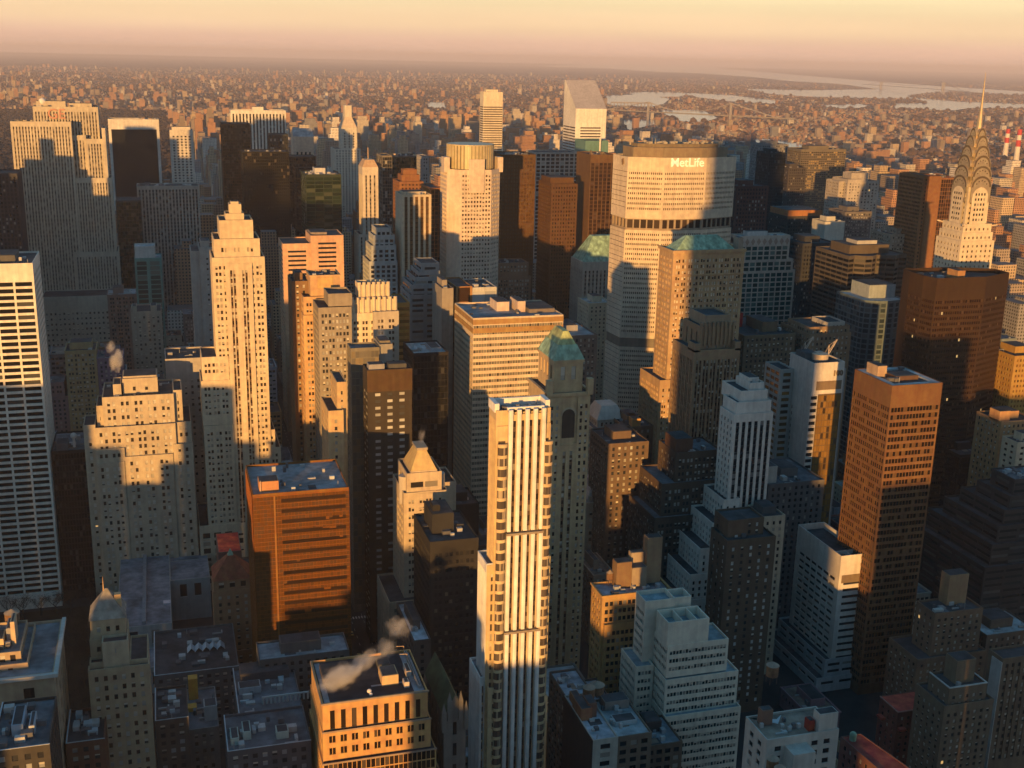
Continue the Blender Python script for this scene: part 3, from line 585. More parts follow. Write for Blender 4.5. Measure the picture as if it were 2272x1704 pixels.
F_ = b.p('louvre_band', stone((.2, .15, .1))); F_.box(x0+3, x1-1, y0-.2, y0-.003, z-17, z-11.5, True)
lm_ = b.p1('corner_pier', b.wall); zz = z-19.5
wl_ = []; facade(b.p('glass_mullion', stone((.14, .09, .04))), b.p('glass_mullion', stone((.14, .09, .04))), b.panes, (x0+4.5, y0-.5), (x1-.6, y0-.5), 0, zz, S(1.9, 1.75, 4.0, 3.4, .3, 1, 2, .12), pane((.33, .19, .05), (.06, .035, .012), frac=.13, rough=.25, spec=.8, metal=.35, var=.25))  # golden reflection of the western sky is painted into these panes
nb = b.p('balcony_bay', b.wall); st = S(5, 4.9, 4.0, 2.2, .2, 1, 2, .4)
facade(nb, nb, b.panes, (x0-.4, y0-.45), (x0+4.4, y0-.45), 0, zz, st, G_DARK)
SL = b.p('wall_slot', stone((.1, .1, .1)))
for k in range(40): SL.box(x0-.05, x0-.003, y0+20, y0+20.8, z-34-k*4, z-32-k*4, True)
b.tm(x1, x1+7, y0+9, y1, 0, z-7, BLANK, wall=(.3, .3, .3)); b.tm(x0-9, x0, y1-6, y1+14, 0, z-9, S(6, 5.2, 4, 2.2), wall=(.4, .4, .38)); b.last = (x0, x1, y0, y1, 0, z)
T = b.p('rooftop_tank', stone((.5, .42, .32))); T.cyl(x1-10, y0+12, 5, z-1, z+2.6, 20)
b.bulk(.1, .5, .5, .9, 2.5, (.12, .12, .12)); b.done(); sign('100', 4.6, stone((.24, .17, .11)), b.root, 1859, 833, 600, .12, .35, 'number_sign'); P100 = (x0, x1, y0, y1, z)
b = Bld('office_tower', 'rust brown office tower with a plain brown band at the top, at right', wall=(.165, .085, .04), gm=pane((.014, .01, .007), (.2, .11, .045), frac=.15, rough=.2, spec=.5), roof=ROOF_P)
rs = S(1.75, 1.6, 3.85, 2.35, .8, 11.5, 2, .3); b.t(480, 1980, 856, 2092, xc=1897, f=rs, roof=ROOF_D); x0, x1, y0, y1, _, z = b.last
R = b.p('roof_rim', ROOF_P)
for a in ((x0+.5, x1-.5, y0+.5, y0+4), (x0+.5, x1-.5, y1-4, y1-.5), (x0+.5, x0+4, y0+4, y1-4), (x1-4, x1-.5, y0+4, y1-4)): R.box(*a, z-1, z-.2)
b.bulk(.12, .3, .55, .85, 5, (.42, .30, .2)).bulk(.3, .75, .3, .6, 1.5, (.12, .07, .05)).units(6, (.2, .12, .08)); b.done()
b = Bld('skyscraper', 'huge dark brown octagonal glass tower standing in front of the steel-crowned tower', wall=(.040, .021, .010), gm=pane((.02, .009, .004), (.1, .05, .02), frac=.12, lit=.008, rough=.2, spec=.5))
Yb = 640; z = at_y(2068, 618, Yb)[2]; xa, xb, xc_, xd = x_at(2050, Yb+11, z), x_at(2080, Yb, z), x_at(2190, Yb, z), x_at(2240, Yb+11, z); c8 = S(1.7, 1.3, 3.7, 1.9, .6, 15, 3, .2)
b.prism([(xa, Yb+11), (xb, Yb), (xc_, Yb), (xd, Yb+11), (xd, Yb+26), (xc_, Yb+37), (xb, Yb+37), (xa, Yb+26)], 0, z, [c8, c8, c8, BLANK, BLANK, BLANK, BLANK, c8], par=3)
b.last = (xb, xc_, Yb, Yb+37, 0, z-2); b.bulk(.55, .7, .2, .5, 5, (.4, .22, .1)).units(8, (.3, .2, .15), 4); b.done()
# ---------------------------------------------------------------- steel-crowned art deco skyscraper
def arch_pts(w, h, n=10): return [(w*math.cos(math.pi*i/n), h*math.sin(math.pi*i/n)) for i in range(n+1)]
b = Bld('skyscraper', 'white brick art deco skyscraper with sunburst steel arches and a needle spire', wall=(.62, .54, .42), gm=pane((.05, .035, .025), (.4, .33, .25), frac=.2))
Yc = 724.; zc0 = z_at(478, 590, Yc); xc0 = x_at(2152, Yc, 230.)
def cbox(hw, z0, z1, st, **k): b.tm(xc0-hw, xc0+hw, Yc-hw, Yc+hw, z0, z1, st, **k)
Zp = lambda py: z_at(py, xc0, Yc)
chs = S(3.5, 1.3, 3.7, 1.7, 1.0, 3, 2, .3)
cbox(14.2, 0, Zp(528), chs); cbox(13.0, 0, Zp(510), chs); cbox(11.9, 0, Zp(492), chs); x0, x1, y0, y1, _, z = b.last
for sx in (-1, 1):
    for sy in (-1, 1): b.p1('eagle_gargoyle', STEEL).bar((xc0+sx*11.2, Yc+sy*11.2, z-1.5), (xc0+sx*14.6, Yc+sy*14.6, z-.5), .7)
zsh = Zp(430); hw = 10.8
cbox(hw-1.6, 0, zsh+6, chs)
# rounded brick shoulders under the steel: an arched slab on each side
AW = b.p('arched_wall', b.wall); AP = []
def arch_slab(mb, hw_, zb, hs, ht, axis, half, off=0):
    """arch outline of half width hw_, straight to zb+hs then round, swept along the other axis over +-half"""
    pts = [(-hw_, 0), (hw_, 0)] + [(x, hs+y) for x, y in arch_pts(hw_, ht)]
    f = (lambda u, v, s: (xc0+u, Yc+s, zb+v)) if axis == 'y' else (lambda u, v, s: (xc0-s, Yc+u, zb+v))
    mb.poly([f(u, v, -half) for u, v in pts]); mb.poly([f(u, v, half) for u, v in pts[::-1]])
    for i in range(1, len(pts)-1):
        (a, c), (d, e) = pts[i], pts[i+1]; mb.poly([f(a, c, -half), f(a, c, half), f(d, e, half), f(d, e, -half)][::-1])
z_a = Zp(495); arch_slab(AW, 6.6, z_a, Zp(432)-z_a-1, Zp(415)-Zp(432)+2, 'y', hw); arch_slab(AW, 6.6, z_a, Zp(432)-z_a-1, Zp(415)-Zp(432)+2, 'x', hw)
WN = b.p('window', G_DARK)
for ax in 'yx':
    for i in range(14):
        for j in (-3.6, -1.2, 1.2, 3.6):
            zz = z_a+3+i*3.6; s_ = -hw-.05
            if zz > Zp(425): continue
            if ax == 'y': WN.quads([[(xc0+j-.6, Yc+s_, zz), (xc0+j+.6, Yc+s_, zz), (xc0+j+.6, Yc+s_, zz+1.7), (xc0+j-.6, Yc+s_, zz+1.7)]])
            else: WN.quads([[(xc0+s_, Yc+j+.6, zz), (xc0+s_, Yc+j-.6, zz), (xc0+s_, Yc+j-.6, zz+1.7), (xc0+s_, Yc+j+.6, zz+1.7)]])
CS = b.p('steel_crown', STEEL); TRM = pane((.03, .022, .015), frac=.0); RIMM = stone((.17, .13, .085), .5, metal=.4)
tiers = [(10.6, Zp(418), Zp(388)), (9.9, Zp(395), Zp(366)), (8.9, Zp(374), Zp(343)), (7.6, Zp(352), Zp(322)), (6.0, Zp(332), Zp(300)), (4.3, Zp(314), Zp(284))]
prev = zsh
for k, (h_, zb, zt_) in enumerate(tiers):
    ht = zt_-zb; hs = ht*.2; lo = zb-9
    for ax in 'yx':
        arch_slab(CS, h_*.76, lo, hs+9, ht-hs, ax, h_)
        RB_ = b.p1('arch_rim', RIMM); oa, ia = arch_pts(h_*.775, ht-hs+.15, 12), arch_pts(h_*.63, (ht-hs)*.83, 12); s_ = h_+.05
        for t in range(12):
            q_ = [oa[t], oa[t+1], ia[t+1], ia[t]]
            if ax == 'y': RB_.poly([(xc0+u, Yc-s_, zb+hs+v) for u, v in q_][::-1])
            else: RB_.poly([(xc0-s_, Yc-u, zb+hs+v) for u, v in q_][::-1])
        for t in range(1, 6):
            a = math.pi*t/6; r = .55; u, v = h_*.76*r*math.cos(a), hs+(ht-hs)*r*math.sin(a); s_ = h_+.06; e = h_*.05
            du, dv = math.cos(a), math.sin(a); tri = [(u-dv*e, zb+v+du*e), (u+dv*e, zb+v-du*e), (u+du*e*2.2, zb+v+dv*e*2.2)]
            TR = b.p1('triangular_window', TRM)
            if ax == 'y': TR.poly([(xc0+p, Yc-s_, q) for p, q in tri])
            else: TR.poly([(xc0-s_, Yc-p, q) for p, q in tri])
    CS.box(xc0-h_*.8, xc0+h_*.8, Yc-h_*.8, Yc+h_*.8, lo, zb+hs)
SP = b.p('spire', STEEL); zz0 = Zp(300); zz1 = Zp(232); zz2 = Zp(160); xt = xc0
SP.cyl(xc0, Yc, 2.9, zz0-4, zz0+12, 8, 1.7); SP.cyl(xc0, Yc, 1.7, zz0+12, zz1, 8, .8); SP.cyl(xc0, Yc, .8, zz1, zz2, 8, .1)
b.done()
# ---------------------------------------------------------------- right background
def simple(name, label, Y, xa, ya, xb, dep, wall, st, gm=None, cat='office tower', roof=None, units=4, bulk=True, xc=None, sp=None, sd='same'):
    b = Bld(name, label, cat, wall=wall, gm=gm, roof=roof, sp=sp); b.t(Y, xa, ya, xb, dep, xc=xc, f=st, sd=sd)
    if bulk: b.bulk(.25, .7, .3, .8, 4)
    b.units(units); return b
b = Bld('office_tower', 'brown tower with one blank stripe and dark glass sides, left of the steel-crowned tower', wall=(.24, .115, .05), gm=G_BROWN)
b.t(980, 2050, 391, 2063, 40, f=S(2.2, 1.6)); b.t(978, 2063, 391, 2089, 44, f=BLANK); b.t(980, 2089, 394, 2126, 40, f=curt(2.4)); b.units(6, (.5, .5, .5), 4); b.done()
b = Bld('apartment_tower', 'pale grey tower with a rounded bay lit in a golden vertical stripe', 'apartment tower', wall=(.42, .38, .34), gm=G_MIX)
b.t(1300, 1862, 402, 1885, 30, f=S(3.2, 1.7)); b.t(1292, 1882, 398, 1913, 36, f=S(4, 1.7, 3.6, 1.6, 2, 5)); b.t(1300, 1911, 402, 1951, 30, f=pier(4.2, 2.2)); b.t(1302, 1890, 384, 1927, 20, f=BLANK); b.done()
simple('apartment_tower', 'wide apartment tower with golden balcony bands beside a dark river strip', 1560, 1778, 331, 1878, 40, (.16, .14, .11), S(3.4, 2.8, 3.2, 1.9, .6, 4, 2, .5), pane((.05, .04, .03), (.5, .34, .12), frac=.22), 'apartment tower').done()
simple('office_tower', 'slim black slab left of the wide golden banded apartment tower', 1380, 1707, 339, 1744, 34, (.03, .03, .03), curt(2.6), G_BLACK).done()
simple('apartment_tower', 'slate grey shaded tower behind the slim black slab', 1700, 1690, 320, 1750, 36, (.2, .2, .21), S(3.4, 1.8), None, 'apartment tower').done()
simple('office_block', 'dark red brick slab right of the lozenge-shaped slab', 1010, 1634, 413, 1706, 40, (.10, .05, .04), S(3, 1.5), G_DARK, 'office block').done()
simple('apartment_tower', 'thin dark slab immediately right of the slim black slab', 1450, 1750, 372, 1790, 34, (.07, .06, .055), S(3, 1.7), G_DARK, 'apartment tower').done()
b = Bld('office_tower', 'white framed teal glass tower with a diamond patterned crown', wall=(.50, .43, .37), gm=G_TEAL, roof=ROOF_P)
t2 = S(5.4, 4.5, 4.1, 3.1, 1.2, 2.2, 2, .5); tl = S(5.4, 4.5, 4.1, 3.1, 1.2, 9, 2, .5); b.t(864, 1640, 524, 1754, xc=1622, f=tl); x0, x1, y0, y1, _, z = b.last
D_ = b.p('diamond_ornament', stone((.34, .24, .2)))
for i in range(9):
    u = x0+(x1-x0)*(i+.5)/9; D_.poly([(u-2, y0-.12, z-5), (u, y0-.12, z-8), (u+2, y0-.12, z-5), (u, y0-.12, z-2)])
    v = y0+(y1-y0)*(i+.5)/9; D_.poly([(x0-.12, v, z-8), (x0-.12, v-2, z-5), (x0-.12, v, z-2), (x0-.12, v+2, z-5)][::-1])
b.bulk(.2, .6, .3, .8, 3, (.5, .5, .5)).units(5); b.tm(x0-1.5, x1+4, y0-1, y1+4, 0, z_at(574, x1, y0), t2); b.tm(x0-3, x1+6, y0-2, y1+8, 0, z_at(598, x1, y0), t2); b.done()
b = simple('office_tower', 'dark block with a sunlit orange cap, below the pale tower with the golden stripe', 1100, 1747, 480, 1825, 40, (.05, .045, .04), S(3, 1.6), G_DARK, bulk=False); b.bulk(.02, .98, .02, .98, 6, (.34, .15, .06)).units(8, (.6, .5, .4)); b.done()
simple('office_block', 'blank white slab between two dark blocks at right', 1000, 1831, 492, 1875, 24, (.5, .49, .44), BLANK, None, 'office block').done()
simple('office_block', 'black block in front of the blank white slab', 900, 1782, 540, 1857, 40, (.04, .042, .045), S(2.6, 1.6), G_DARK, 'office block').done()
simple('office_tower', 'slim slate tower rising just right of the blank white slab', 1120, 1876, 470, 1935, 34, (.14, .13, .13), S(3, 1.6), None).done()
b = Bld('office_tower', 'dark building with wavy horizontal bands of windows', wall=(.10, .085, .07), gm=G_BLACK)
z = at_y(1893, 568, 800)[2]; xa, xb = at_y(1884, 575, 800)[0], x_at(2015, 800, z); wv = band(3.8, 2.1, .3)
pts = [(xa+(xb-xa)*t/8, 800+3.2*math.sin(t*1.9)) for t in range(9)]; b.prism(pts+[(xb, 850), (xa, 850)], 0, z, [wv]*8+[BLANK, BLANK, wv])
b.last = (xa+4, xb-4, 806, 846, 0, z); b.bulk(.1, .9, .2, .9, 6, (.1, .08, .06)); b.bulk(.3, .7, .3, .7, 9, (.4, .4, .4)); b.done()
b = Bld('office_tower', 'rounded blue glass building in front of the wavy banded one', wall=(.12, .16, .18), gm=pane((.03, .045, .055), (.1, .13, .14), frac=.2), roof=ROOF_P)
z = at_y(1930, 668, 735)[2]; xa, xb = at_y(1922, 668, 735)[0], x_at(2012, 735, z); pts = [(xa+(xb-xa)*(.5-.5*math.cos(math.pi*t/8)), 742-9*math.sin(math.pi*t/8)) for t in range(9)]; wv = S(4.2, 3.8, 3.9, 2.9, .2, 2, 2, .2)
b.prism(pts+[(xb, 775), (xa, 775)], 0, z, [wv]*8+[BLANK, BLANK, wv]); b.last = (xa, xb, 745, 775, 0, z); b.bulk(.3, .95, .1, .9, 9, (.3, .35, .37)); b.done()
b = simple('apartment_tower', 'pale stepped house with a square turret beyond the wavy banded building', 1000, 1978, 520, 2036, 36, (.3, .27, .22), S(3, 1.6), None, 'apartment tower', bulk=False); b.t(1006, 1990, 507, 2024, 24, f=S(3, 1.6)); b.t(1012, 2004, 493, 2017, 10, f=BLANK); b.done()
b = simple('office_block', 'brown brick block with a pale penthouse, behind the tower numbered 100', 690, 1797, 742, 1889, 40, (.26, .18, .115), S(3.1, 1.4, 3.7, 2.0), None, 'office block', bulk=False); b.t(697, 1835, 715, 1875, 20, f=S(3, 1.4), wall=(.45, .42, .38)); b.t(694, 1797, 726, 1886, 30, f=S(3.1, 1.4)); b.done()
b = simple('office_block', 'long brown masonry row with a red-walled rooftop, below the diamond crowned tower', 700, 1652, 745, 1766, 60, (.17, .125, .08), S(3.1, 1.4), G_MIX, 'office block', bulk=False); b.bulk(.05, .35, .5, .9, 9, (.35, .05, .03)).bulk(.5, .8, .2, .6, 6); b.done()
# ---------------------------------------------------------------- the middle rows
b = Bld('office_tower', 'big square office building of cream and grey horizontal bands with a flat grey roof', wall=(.62, .51, .38), gm=pane((.16, .15, .12), (.05, .045, .04), frac=.12, rough=.35, var=.35), roof=rf((.22, .24, .27)))
sb = S(1.7, 1.55, 3.9, 1.9, .25, 5, 2, .18); b.t(692, 1050, 706, 1250, xc=1009, f=sb, sd=S(1.7, 1.55, 3.9, 1.8, .25, 5, 2, .18)); x0, x1, y0, y1, _, z = b.last
for zz in (z-4.3, z-9.8): t_ = b.p1('louvre_band', stone((.36, .22, .09))); t_.box(x0-.15, x1+.15, y0-.15, y0-.003, zz, zz+3.2, True); t_.box(x0-.15, x0-.003, y0, y1, zz, zz+3.2, True)
b.bulk(.36, .5, .45, .8, 5, (.62, .5, .42)).bulk(.57, .66, .35, .7, 6, (.6, .48, .4)).bulk(.68, .97, .25, .75, 1.6, (.2, .17, .15)).units(8, (.4, .35, .3)); b.done()
b = Bld('office_tower', 'stone tower with a steep patinated copper pyramid and an arched belfry stage', wall=(.50, .375, .225), gm=pane((.03, .027, .026), (.5, .48, .42), frac=.3, lit=.004), sp=stone((.2, .15, .1)))
ls = S(5.2, 1.4, 3.8, 2.2, 1.2, 5, 2, .4, 2, .8); b.t(540, 1230, 800, 1294, xc=1196, f=S(5, 2.4, 12, 7.0, 2, 3.5, 2, .6), z0='872', roofon=False)
x0, x1, y0, y1, _, z = b.last; ap = ((x0+x1)/2, (y0+y1)/2); p = [(x0-.5, y0-.5), (x1+.5, y0-.5), (x1+.5, y1+.5), (x0-.5, y1+.5)]; zt = z_at(728, *ap)
R = b.p('copper_roof', stone((.36, .42, .2), .55, .35, .2, .45)); R.frustum(p, z, inset(p, (x1-x0)*.44), zt); b.zt = zt; b.cornice(.6, 1.2, dz=-.1)
R = b.p('copper_eaves', COPPER); 
for i in range(4): pass
R.frustum([(x-.12 if x < ap[0] else x+.12, y-.12 if y < ap[1] else y+.12) for x, y in p], z, [(x+3.2 if x < ap[0] else x-3.2, y+3.2 if y < ap[1] else y-3.2) for x, y in [(c[0], c[1]) for c in p]], z+7.2*1, top=False)
b.tm(x0-3.6, x1+3.6, y0-2.5, y1+3.5, 0, z_at(873, x0, y0-2.5), S(9, 2.2, 30, 1.0, 3, 60, 2, .5)); x0, x1, y0, y1, _, z = b.last; b.cornice(1.0, 1.6); b.cornice(.5, .8, dz=-27)
xm = (x0+x1)/2; A = b.p('arch_recess', stone((.06, .05, .04))); pts = [(-3.4, 0), (3.4, 0)]+[(x, 12+y) for x, y in arch_pts(3.4, 3.4)]; A.poly([(xm+u, y0-.06, z-24+v) for u, v in pts])
Mg = b.p('arch_surround', stone((.46, .39, .28))); o2 = arch_pts(4.4, 4.4)
for i in range(10):
    (u, v), (u2, v2) = o2[i], o2[i+1]; (s, t), (s2, t2) = arch_pts(3.4, 3.4)[i], arch_pts(3.4, 3.4)[i+1]
    Mg.poly([(xm+u2, y0-.4, z-12+v2), (xm+u, y0-.4, z-12+v), (xm+s, y0-.4, z-12+t), (xm+s2, y0-.4, z-12+t2)])
st = [S(2.5, 1.3, 3.8, 2.3, .5, 4, 2, .4), S(3.2, 1.5, 3.8, 2.3, .8, 3, 2, .5, mode='v')]
W = b.p('facade_layer', b.wall); xs = [x0+.2, x0+(x1-x0)*.3, x0+(x1-x0)*.7, x1-.2]
for i, s_ in ((0, st[0]), (1, st[1]), (2, st[0])): facade(W, b.p('spandrel', stone((.16, .11, .07))), b.panes, (xs[i], y0-(.7 if i == 1 else .95)), (xs[i+1], y0-(.7 if i == 1 else .95)), 0, z-(28 if i == 1 else 2.2), s_, b.gm)
facade(W, W, b.panes, (x0-.5, y1), (x0-.5, y0-.8), 0, z-1.8, S(4, 1.5, 3.8, 2.2, 1, 6), b.gm)
for u in (x0-1, x1-2): b.p1('corner_turret', b.wall).box(u, u+3, y0-1.5, y0+1.5, z-1, z+7)
b.done()
b = Bld('apartment_tower', 'slim sunlit tower of white pilasters and yellow bay windows with setback shoulders', 'apartment tower', wall=(.60, .46, .27), gm=pane((.07, .06, .055), (.6, .5, .36), frac=.25, rough=.25), roof=ROOF_G)
Y4 = 410.; bw = S(3.5, 2.9, 4.35, 2.9, .5, 6, 1, .4); WP = stone((.80, .785, .76)); swl = S(1.6, .8, 4.35, 3.4, .4, 4, 1, .4, mode='v')
b.t(Y4+1.6, 1101, 912, 1222, xc=1088, f=BLANK, sd=swl); x0, x1, y0, y1, _, z = b.last; zt = z
xl, xr = x_at(1128, Y4, z-10), x_at(1209, Y4, z-10); R_ = b.p('parapet', WP)
for a in ((x0-.3, x0+1.5, y0+1, y1, z-1, z+2.5), (x1-1.5, x1+.3, y0+2, y1, z-1, z+2.5), (xl, xr, y0, y0+1.2, z-.9, z+1.0), (x0+1.5, x1-1.5, y1-1.2, y1, z-1, z+2.2)): R_.box(*a)
b.units(7, (.2, .2, .22), 2.5)
W = b.p('facade_layer', b.wall)
def face4(xa, xb, yf, za, zb, st, gm=None): facade(W, b.p('spandrel', stone((.10, .065, .05))), b.panes, (xa, yf), (xb, yf), za, zb, st, gm or b.gm)
zs1 = z_at(1255, x0, Y4); zs2 = z_at(1510, x0, Y4)
face4(x0, xl, Y4+.9, zs1, zt-6, bw); face4(xr, x1, Y4+.9, zs1, zt-6, bw)
# rounded bays
BGM = pane((.08, .065, .055), (.55, .45, .32), frac=.3, rough=.25)
for (ca, cb) in ((x0, xl), (xr, x1)):
    cm = (ca+cb)/2; r = 2.1; k = 0; zz = zt-14
    while zz > 18:
        By = b.p1('bay_window', b.wall); Bg = b.p1('bay_glass', BGM); arc = [(cm+r*math.cos(math.pi+math.pi*t/8), Y4-.1+r*.75*math.sin(math.pi+math.pi*t/8)) for t in range(9)]
        By.prism(arc, zz, zz+1.25, True)
        ar2 = [(cm+(r-.2)*math.cos(math.pi+math.pi*t/8), Y4-.1+(r-.2)*.75*math.sin(math.pi+math.pi*t/8)) for t in range(9)]
        Bg.quads([[(*ar2[t], zz-3.1), (*ar2[t+1], zz-3.1), (*ar2[t+1], zz), (*ar2[t], zz)] for t in range(8)]); zz -= 4.35
# wings and pilasters
b.tm(x0-2.6, xl-.5, Y4+2.2, y1+4, 0, zs1, S(1.6, .8, 4.35, 3.4, .4, 4, 1, .4, mode='v'), wall=WP); face4(x0-2.6, xl-.3, Y4+1.7, 0, zs1-.4, S(4.6, 3.4, 4.35, 3.0, .4, 4, 1, .4)); b.tm(xr+.5, x1+1.8, Y4+1.4, y1+4, 0, zs1+1, S(3.6, 3.0, 4.35, 3.0, .4, 3, 1, .4))
b.tm(x0-4.2, xl-.5, Y4+3.5, y1+9, 0, zs2, S(1.6, .8, 4.35, 3.4, .4, 4, 1, .4, mode='v'), wall=WP); b.tm(x0-1.8, xl-.5, Y4-.6, Y4+10, 0, zs2-3, S(3.2, 2.4, 4.35, 3.0, .5, 3, 1, .4)); b.tm(xr+.5, x1+1.9, Y4-.6, Y4+10, 0, zs2-10, S(3.2, 2.4, 4.35, 3.0, .5, 3, 1, .4))
n5 = 5; pw = 1.5; gap = (xr-xl-n5*pw)/(n5-1)
for i in range(n5):
    xx = xl+i*(pw+gap)
    for (za, zb, dy) in ((zs1+14, zt+.6, 0), (zs2+22, zs1+12.5, -.4), (0, zs2+20.5, -.8)):
        PL = b.p1('pilaster', WP); PL.box(xx, xx+pw, Y4-.9+dy, Y4+.6, za, zb); PL.box(xx+.45, xx+pw-.45, Y4-1.15+dy, Y4-.9+dy-.003, za+.5, zb-.3)
    if i < n5-1: face4(xx+pw+.01, xx+pw+gap-.01, Y4+.3, 0, zt-1.5, S(1.4, 1.3, 4.35, 2.5, .02, 2.5, 1, .15, mode='v'), pane((.035, .028, .026), (.4, .36, .3), frac=.12))
for zz in (zs1+12.5, zs2+20.5): b.p('ledge', stone((.3, .25, .2))).box(xl-.3, xr+.3, Y4-1.4, Y4+.2, zz, zz+.9, True)
b.done()
b = Bld('office_tower', 'orange bronze glass slab with dark horizontal window slots, its foot in shadow', wall=(.22, .092, .02), gm=pane((.115, .046, .009), (.09, .036, .007), frac=.3, rough=.32, spec=.5, metal=.1, var=.12), roof=rf((.21, .22, .24)))
b.t(510, 560, 1098, 774, xc=545, f=BLANK, sd=BLANK, roof=rf((.21, .22, .24))); x0, x1, y0, y1, _, z = b.last
W = b.p('glass_mullion', stone((.30, .10, .02), .5)); fh = 4.0
facade(W, W, b.panes, (x0, y0-.3), (x1, y0-.3), 0, z-1.2, S(1.55, 1.5, fh/2, 1.88, .05, .3, 1, .06), None or b.gm)
facade(W, W, b.panes, (x0-.3, y1), (x0-.3, y0), 0, z-1.2, S(1.55, 1.5, fh/2, 1.88, .05, .3, 1, .06), b.gm)
SLM = pane((.022, .011, .006), frac=0, rough=.3); xs0 = x0+(x1-x0)*.29
i = 0; zz = z-4.8; OG = pane((.17, .062, .010), (.13, .05, .008), frac=.3, rough=.32, var=.15)
while zz > 40:
    SL = b.p1('window_band', SLM); SL.quads([[(xs0, y0-.34, zz), (x1-1.6, y0-.34, zz), (x1-1.6, y0-.34, zz+1.75), (xs0, y0-.34, zz+1.75)]]); SH = b.p('window_shade', OG); u = xs0; on = random.random() < .3
    while u < x1-3.3:
        if random.random() < .3: on = random.random() < (.12 if i % 5 < 2 or i > 6 else .55)
        if on: f_ = random.uniform(.3, 1); SH.quads([[(u, y0-.36, zz+1.76-1.76*f_), (u+1.5, y0-.36, zz+1.76-1.76*f_), (u+1.5, y0-.36, zz+1.76), (u, y0-.36, zz+1.76)]])
        u += 1.55
    zz -= fh+1.1; i += 1
b.p('trim_strip', stone((.26, .12, .035))).box(xs0-3.4, xs0-2.6, y0-.55, y0-.31, 4, z-1.5, True)
b.bulk(.08, .28, .12, .32, 4, (.5, .25, .12)).units(12, (.55, .58, .6), 2.4)
mp = b.p('roof_mast', stone((.6, .5, .4))); mp.cyl(x0+4, y0+4, .12, z-1, z+5, 6); b.done()
b = Bld('office_tower', 'tan limestone tower topped by a truncated gold pyramid, crossed trusses on its front', wall=(.52, .43, .32), gm=pane((.035, .03, .028), (.4, .36, .3), frac=.25))
hs_ = S(5.2, 1.25, 4.2, 2.0, 1.5, 8, 1, .35, 2, .5); b.t(560, 911, 1046, 970, 20, f=BLANK, z0='1090', roofon=False)
x0, x1, y0, y1, _, z = b.last; p = [(x0, y0), (x1, y0), (x1, y1), (x0, y1)]; zt = z_at(994, (x0+x1)/2, y0+8); q = inset(p, (x1-x0)*.335); R = b.p('pyramid_roof', stone((.55, .42, .2), .55)); R.frustum(p, z-.5, q, zt); C = b.p('pyramid_cap', stone((.4, .34, .26))); qq = inset(q, -.6); C.prism(qq, zt, zt+1.4, True); b.p('wall', b.wall).poly([(*c, z-.6) for c in p]); b.zt = zt+1.4
b.tm(x0-2.2, x1+2.2, y0-1, y1+3, 0, z-.7, S(8.6, 7.5, 40, 3.0, 1.6, 5, 2, .5)); X = b.last
for sx in (x0-2.8, x1+1.2): b.p1('corner_turret', stone((.5, .46, .42))).cyl(sx+.8, y0+5, 3.2, X[5]-18, X[5]-3, 14)
zz = z_at(1090, x0, y0); b.tm(x0-4.0, x1+5.2, y0-1.8, y1+8, 0, zz, BLANK, sd=hs_); x0, x1, y0, y1, _, z = b.last; xm0, xm1 = x0+(x1-x0)*.34, x0+(x1-x0)*.72; W = b.p('facade_layer', b.wall)
facade(W, W, b.panes, (x0, y0-.5), (xm0, y0-.5), 0, z, S(5.2, 1.2, 4.2, 2.1, .8, 4, 1, .35, 2, .5), b.gm); facade(W, W, b.panes, (xm1, y0-.5), (x1, y0-.5), 0, z, S(5, 1.2, 4.2, 2.1, .8, 4, 1, .35, 2, .5), b.gm)
facade(W, W, b.panes, (xm0, y0-.36), (xm1, y0-.36), 0, z-1, S(1.5, 1.25, 4.2, 2.2, .2, 3, 1, .3), b.gm)
for k in (z-13.5, z-35, z-58):
    T = b.p1('truss', stone((.6, .5, .38))); xm = (xm0+xm1)/2
    for a, c in (((xm0, k), (xm, k+4)), ((xm1, k), (xm, k+4)), ((xm0, k), (xm1, k)), ((xm0, k+4.4), (xm1, k+4.4))): T.bar((a[0], y0-.75, a[1]), (c[0], y0-.75, c[1]), .28)
    T.quads([[(xm-1.2*math.cos(t)-.2, y0-.9, k+1.6+1.2*math.sin(t)), (xm-1.2*math.cos(t)+.2, y0-.9, k+1.6+1.2*math.sin(t)), (xm-1.2*math.cos(t)+.2, y0-.9, k+2+1.2*math.sin(t)), (xm-1.2*math.cos(t)-.2, y0-.9, k+2+1.2*math.sin(t))] for t in [2*math.pi*i/14 for i in range(14)]])
b.tm(x0-9, x0+16, y0-6, y1, 0, z_at(1322, x0, y0), S(5, 1.4, 4.2, 2.2, 1.5, 4, 1, .35, 2, .5)); b.tm(x1-4, x1+6, y0+6, y1, 0, z_at(1070, x1, y0+6), BLANK); b.done()
b = Bld('office_block', 'dark grey block with black roof tanks in front of the gold pyramid tower', 'office block', wall=(.03, .028, .027), gm=pane((.02, .02, .022), (.2, .18, .12), frac=.14))
ds = S(4.6, 1.5, 4.0, 2.0, 1.5, 6, 2, .3, 2, .6); b.t(490, 954, 1203, 1062, 36, f=ds); b.bulk(.15, .6, .3, .8, 9, (.03, .03, .032)).bulk(.2, .35, .4, .6, 12, (.02, .02, .02)).units(9, (.05, .05, .055), 4); b.done()
simple('office_block', 'plain black cube of a building right of the gold pyramid tower', 592, 1002, 1121, 1063, 26, (.045, .038, .034), BLANK, None, 'office block').done()
b = Bld('office_tower', 'dark brown slab with four columns of small pale windows', wall=(.05, .04, .03), gm=pane((.35, .36, .36), (.05, .05, .05), frac=.3, rough=.4))
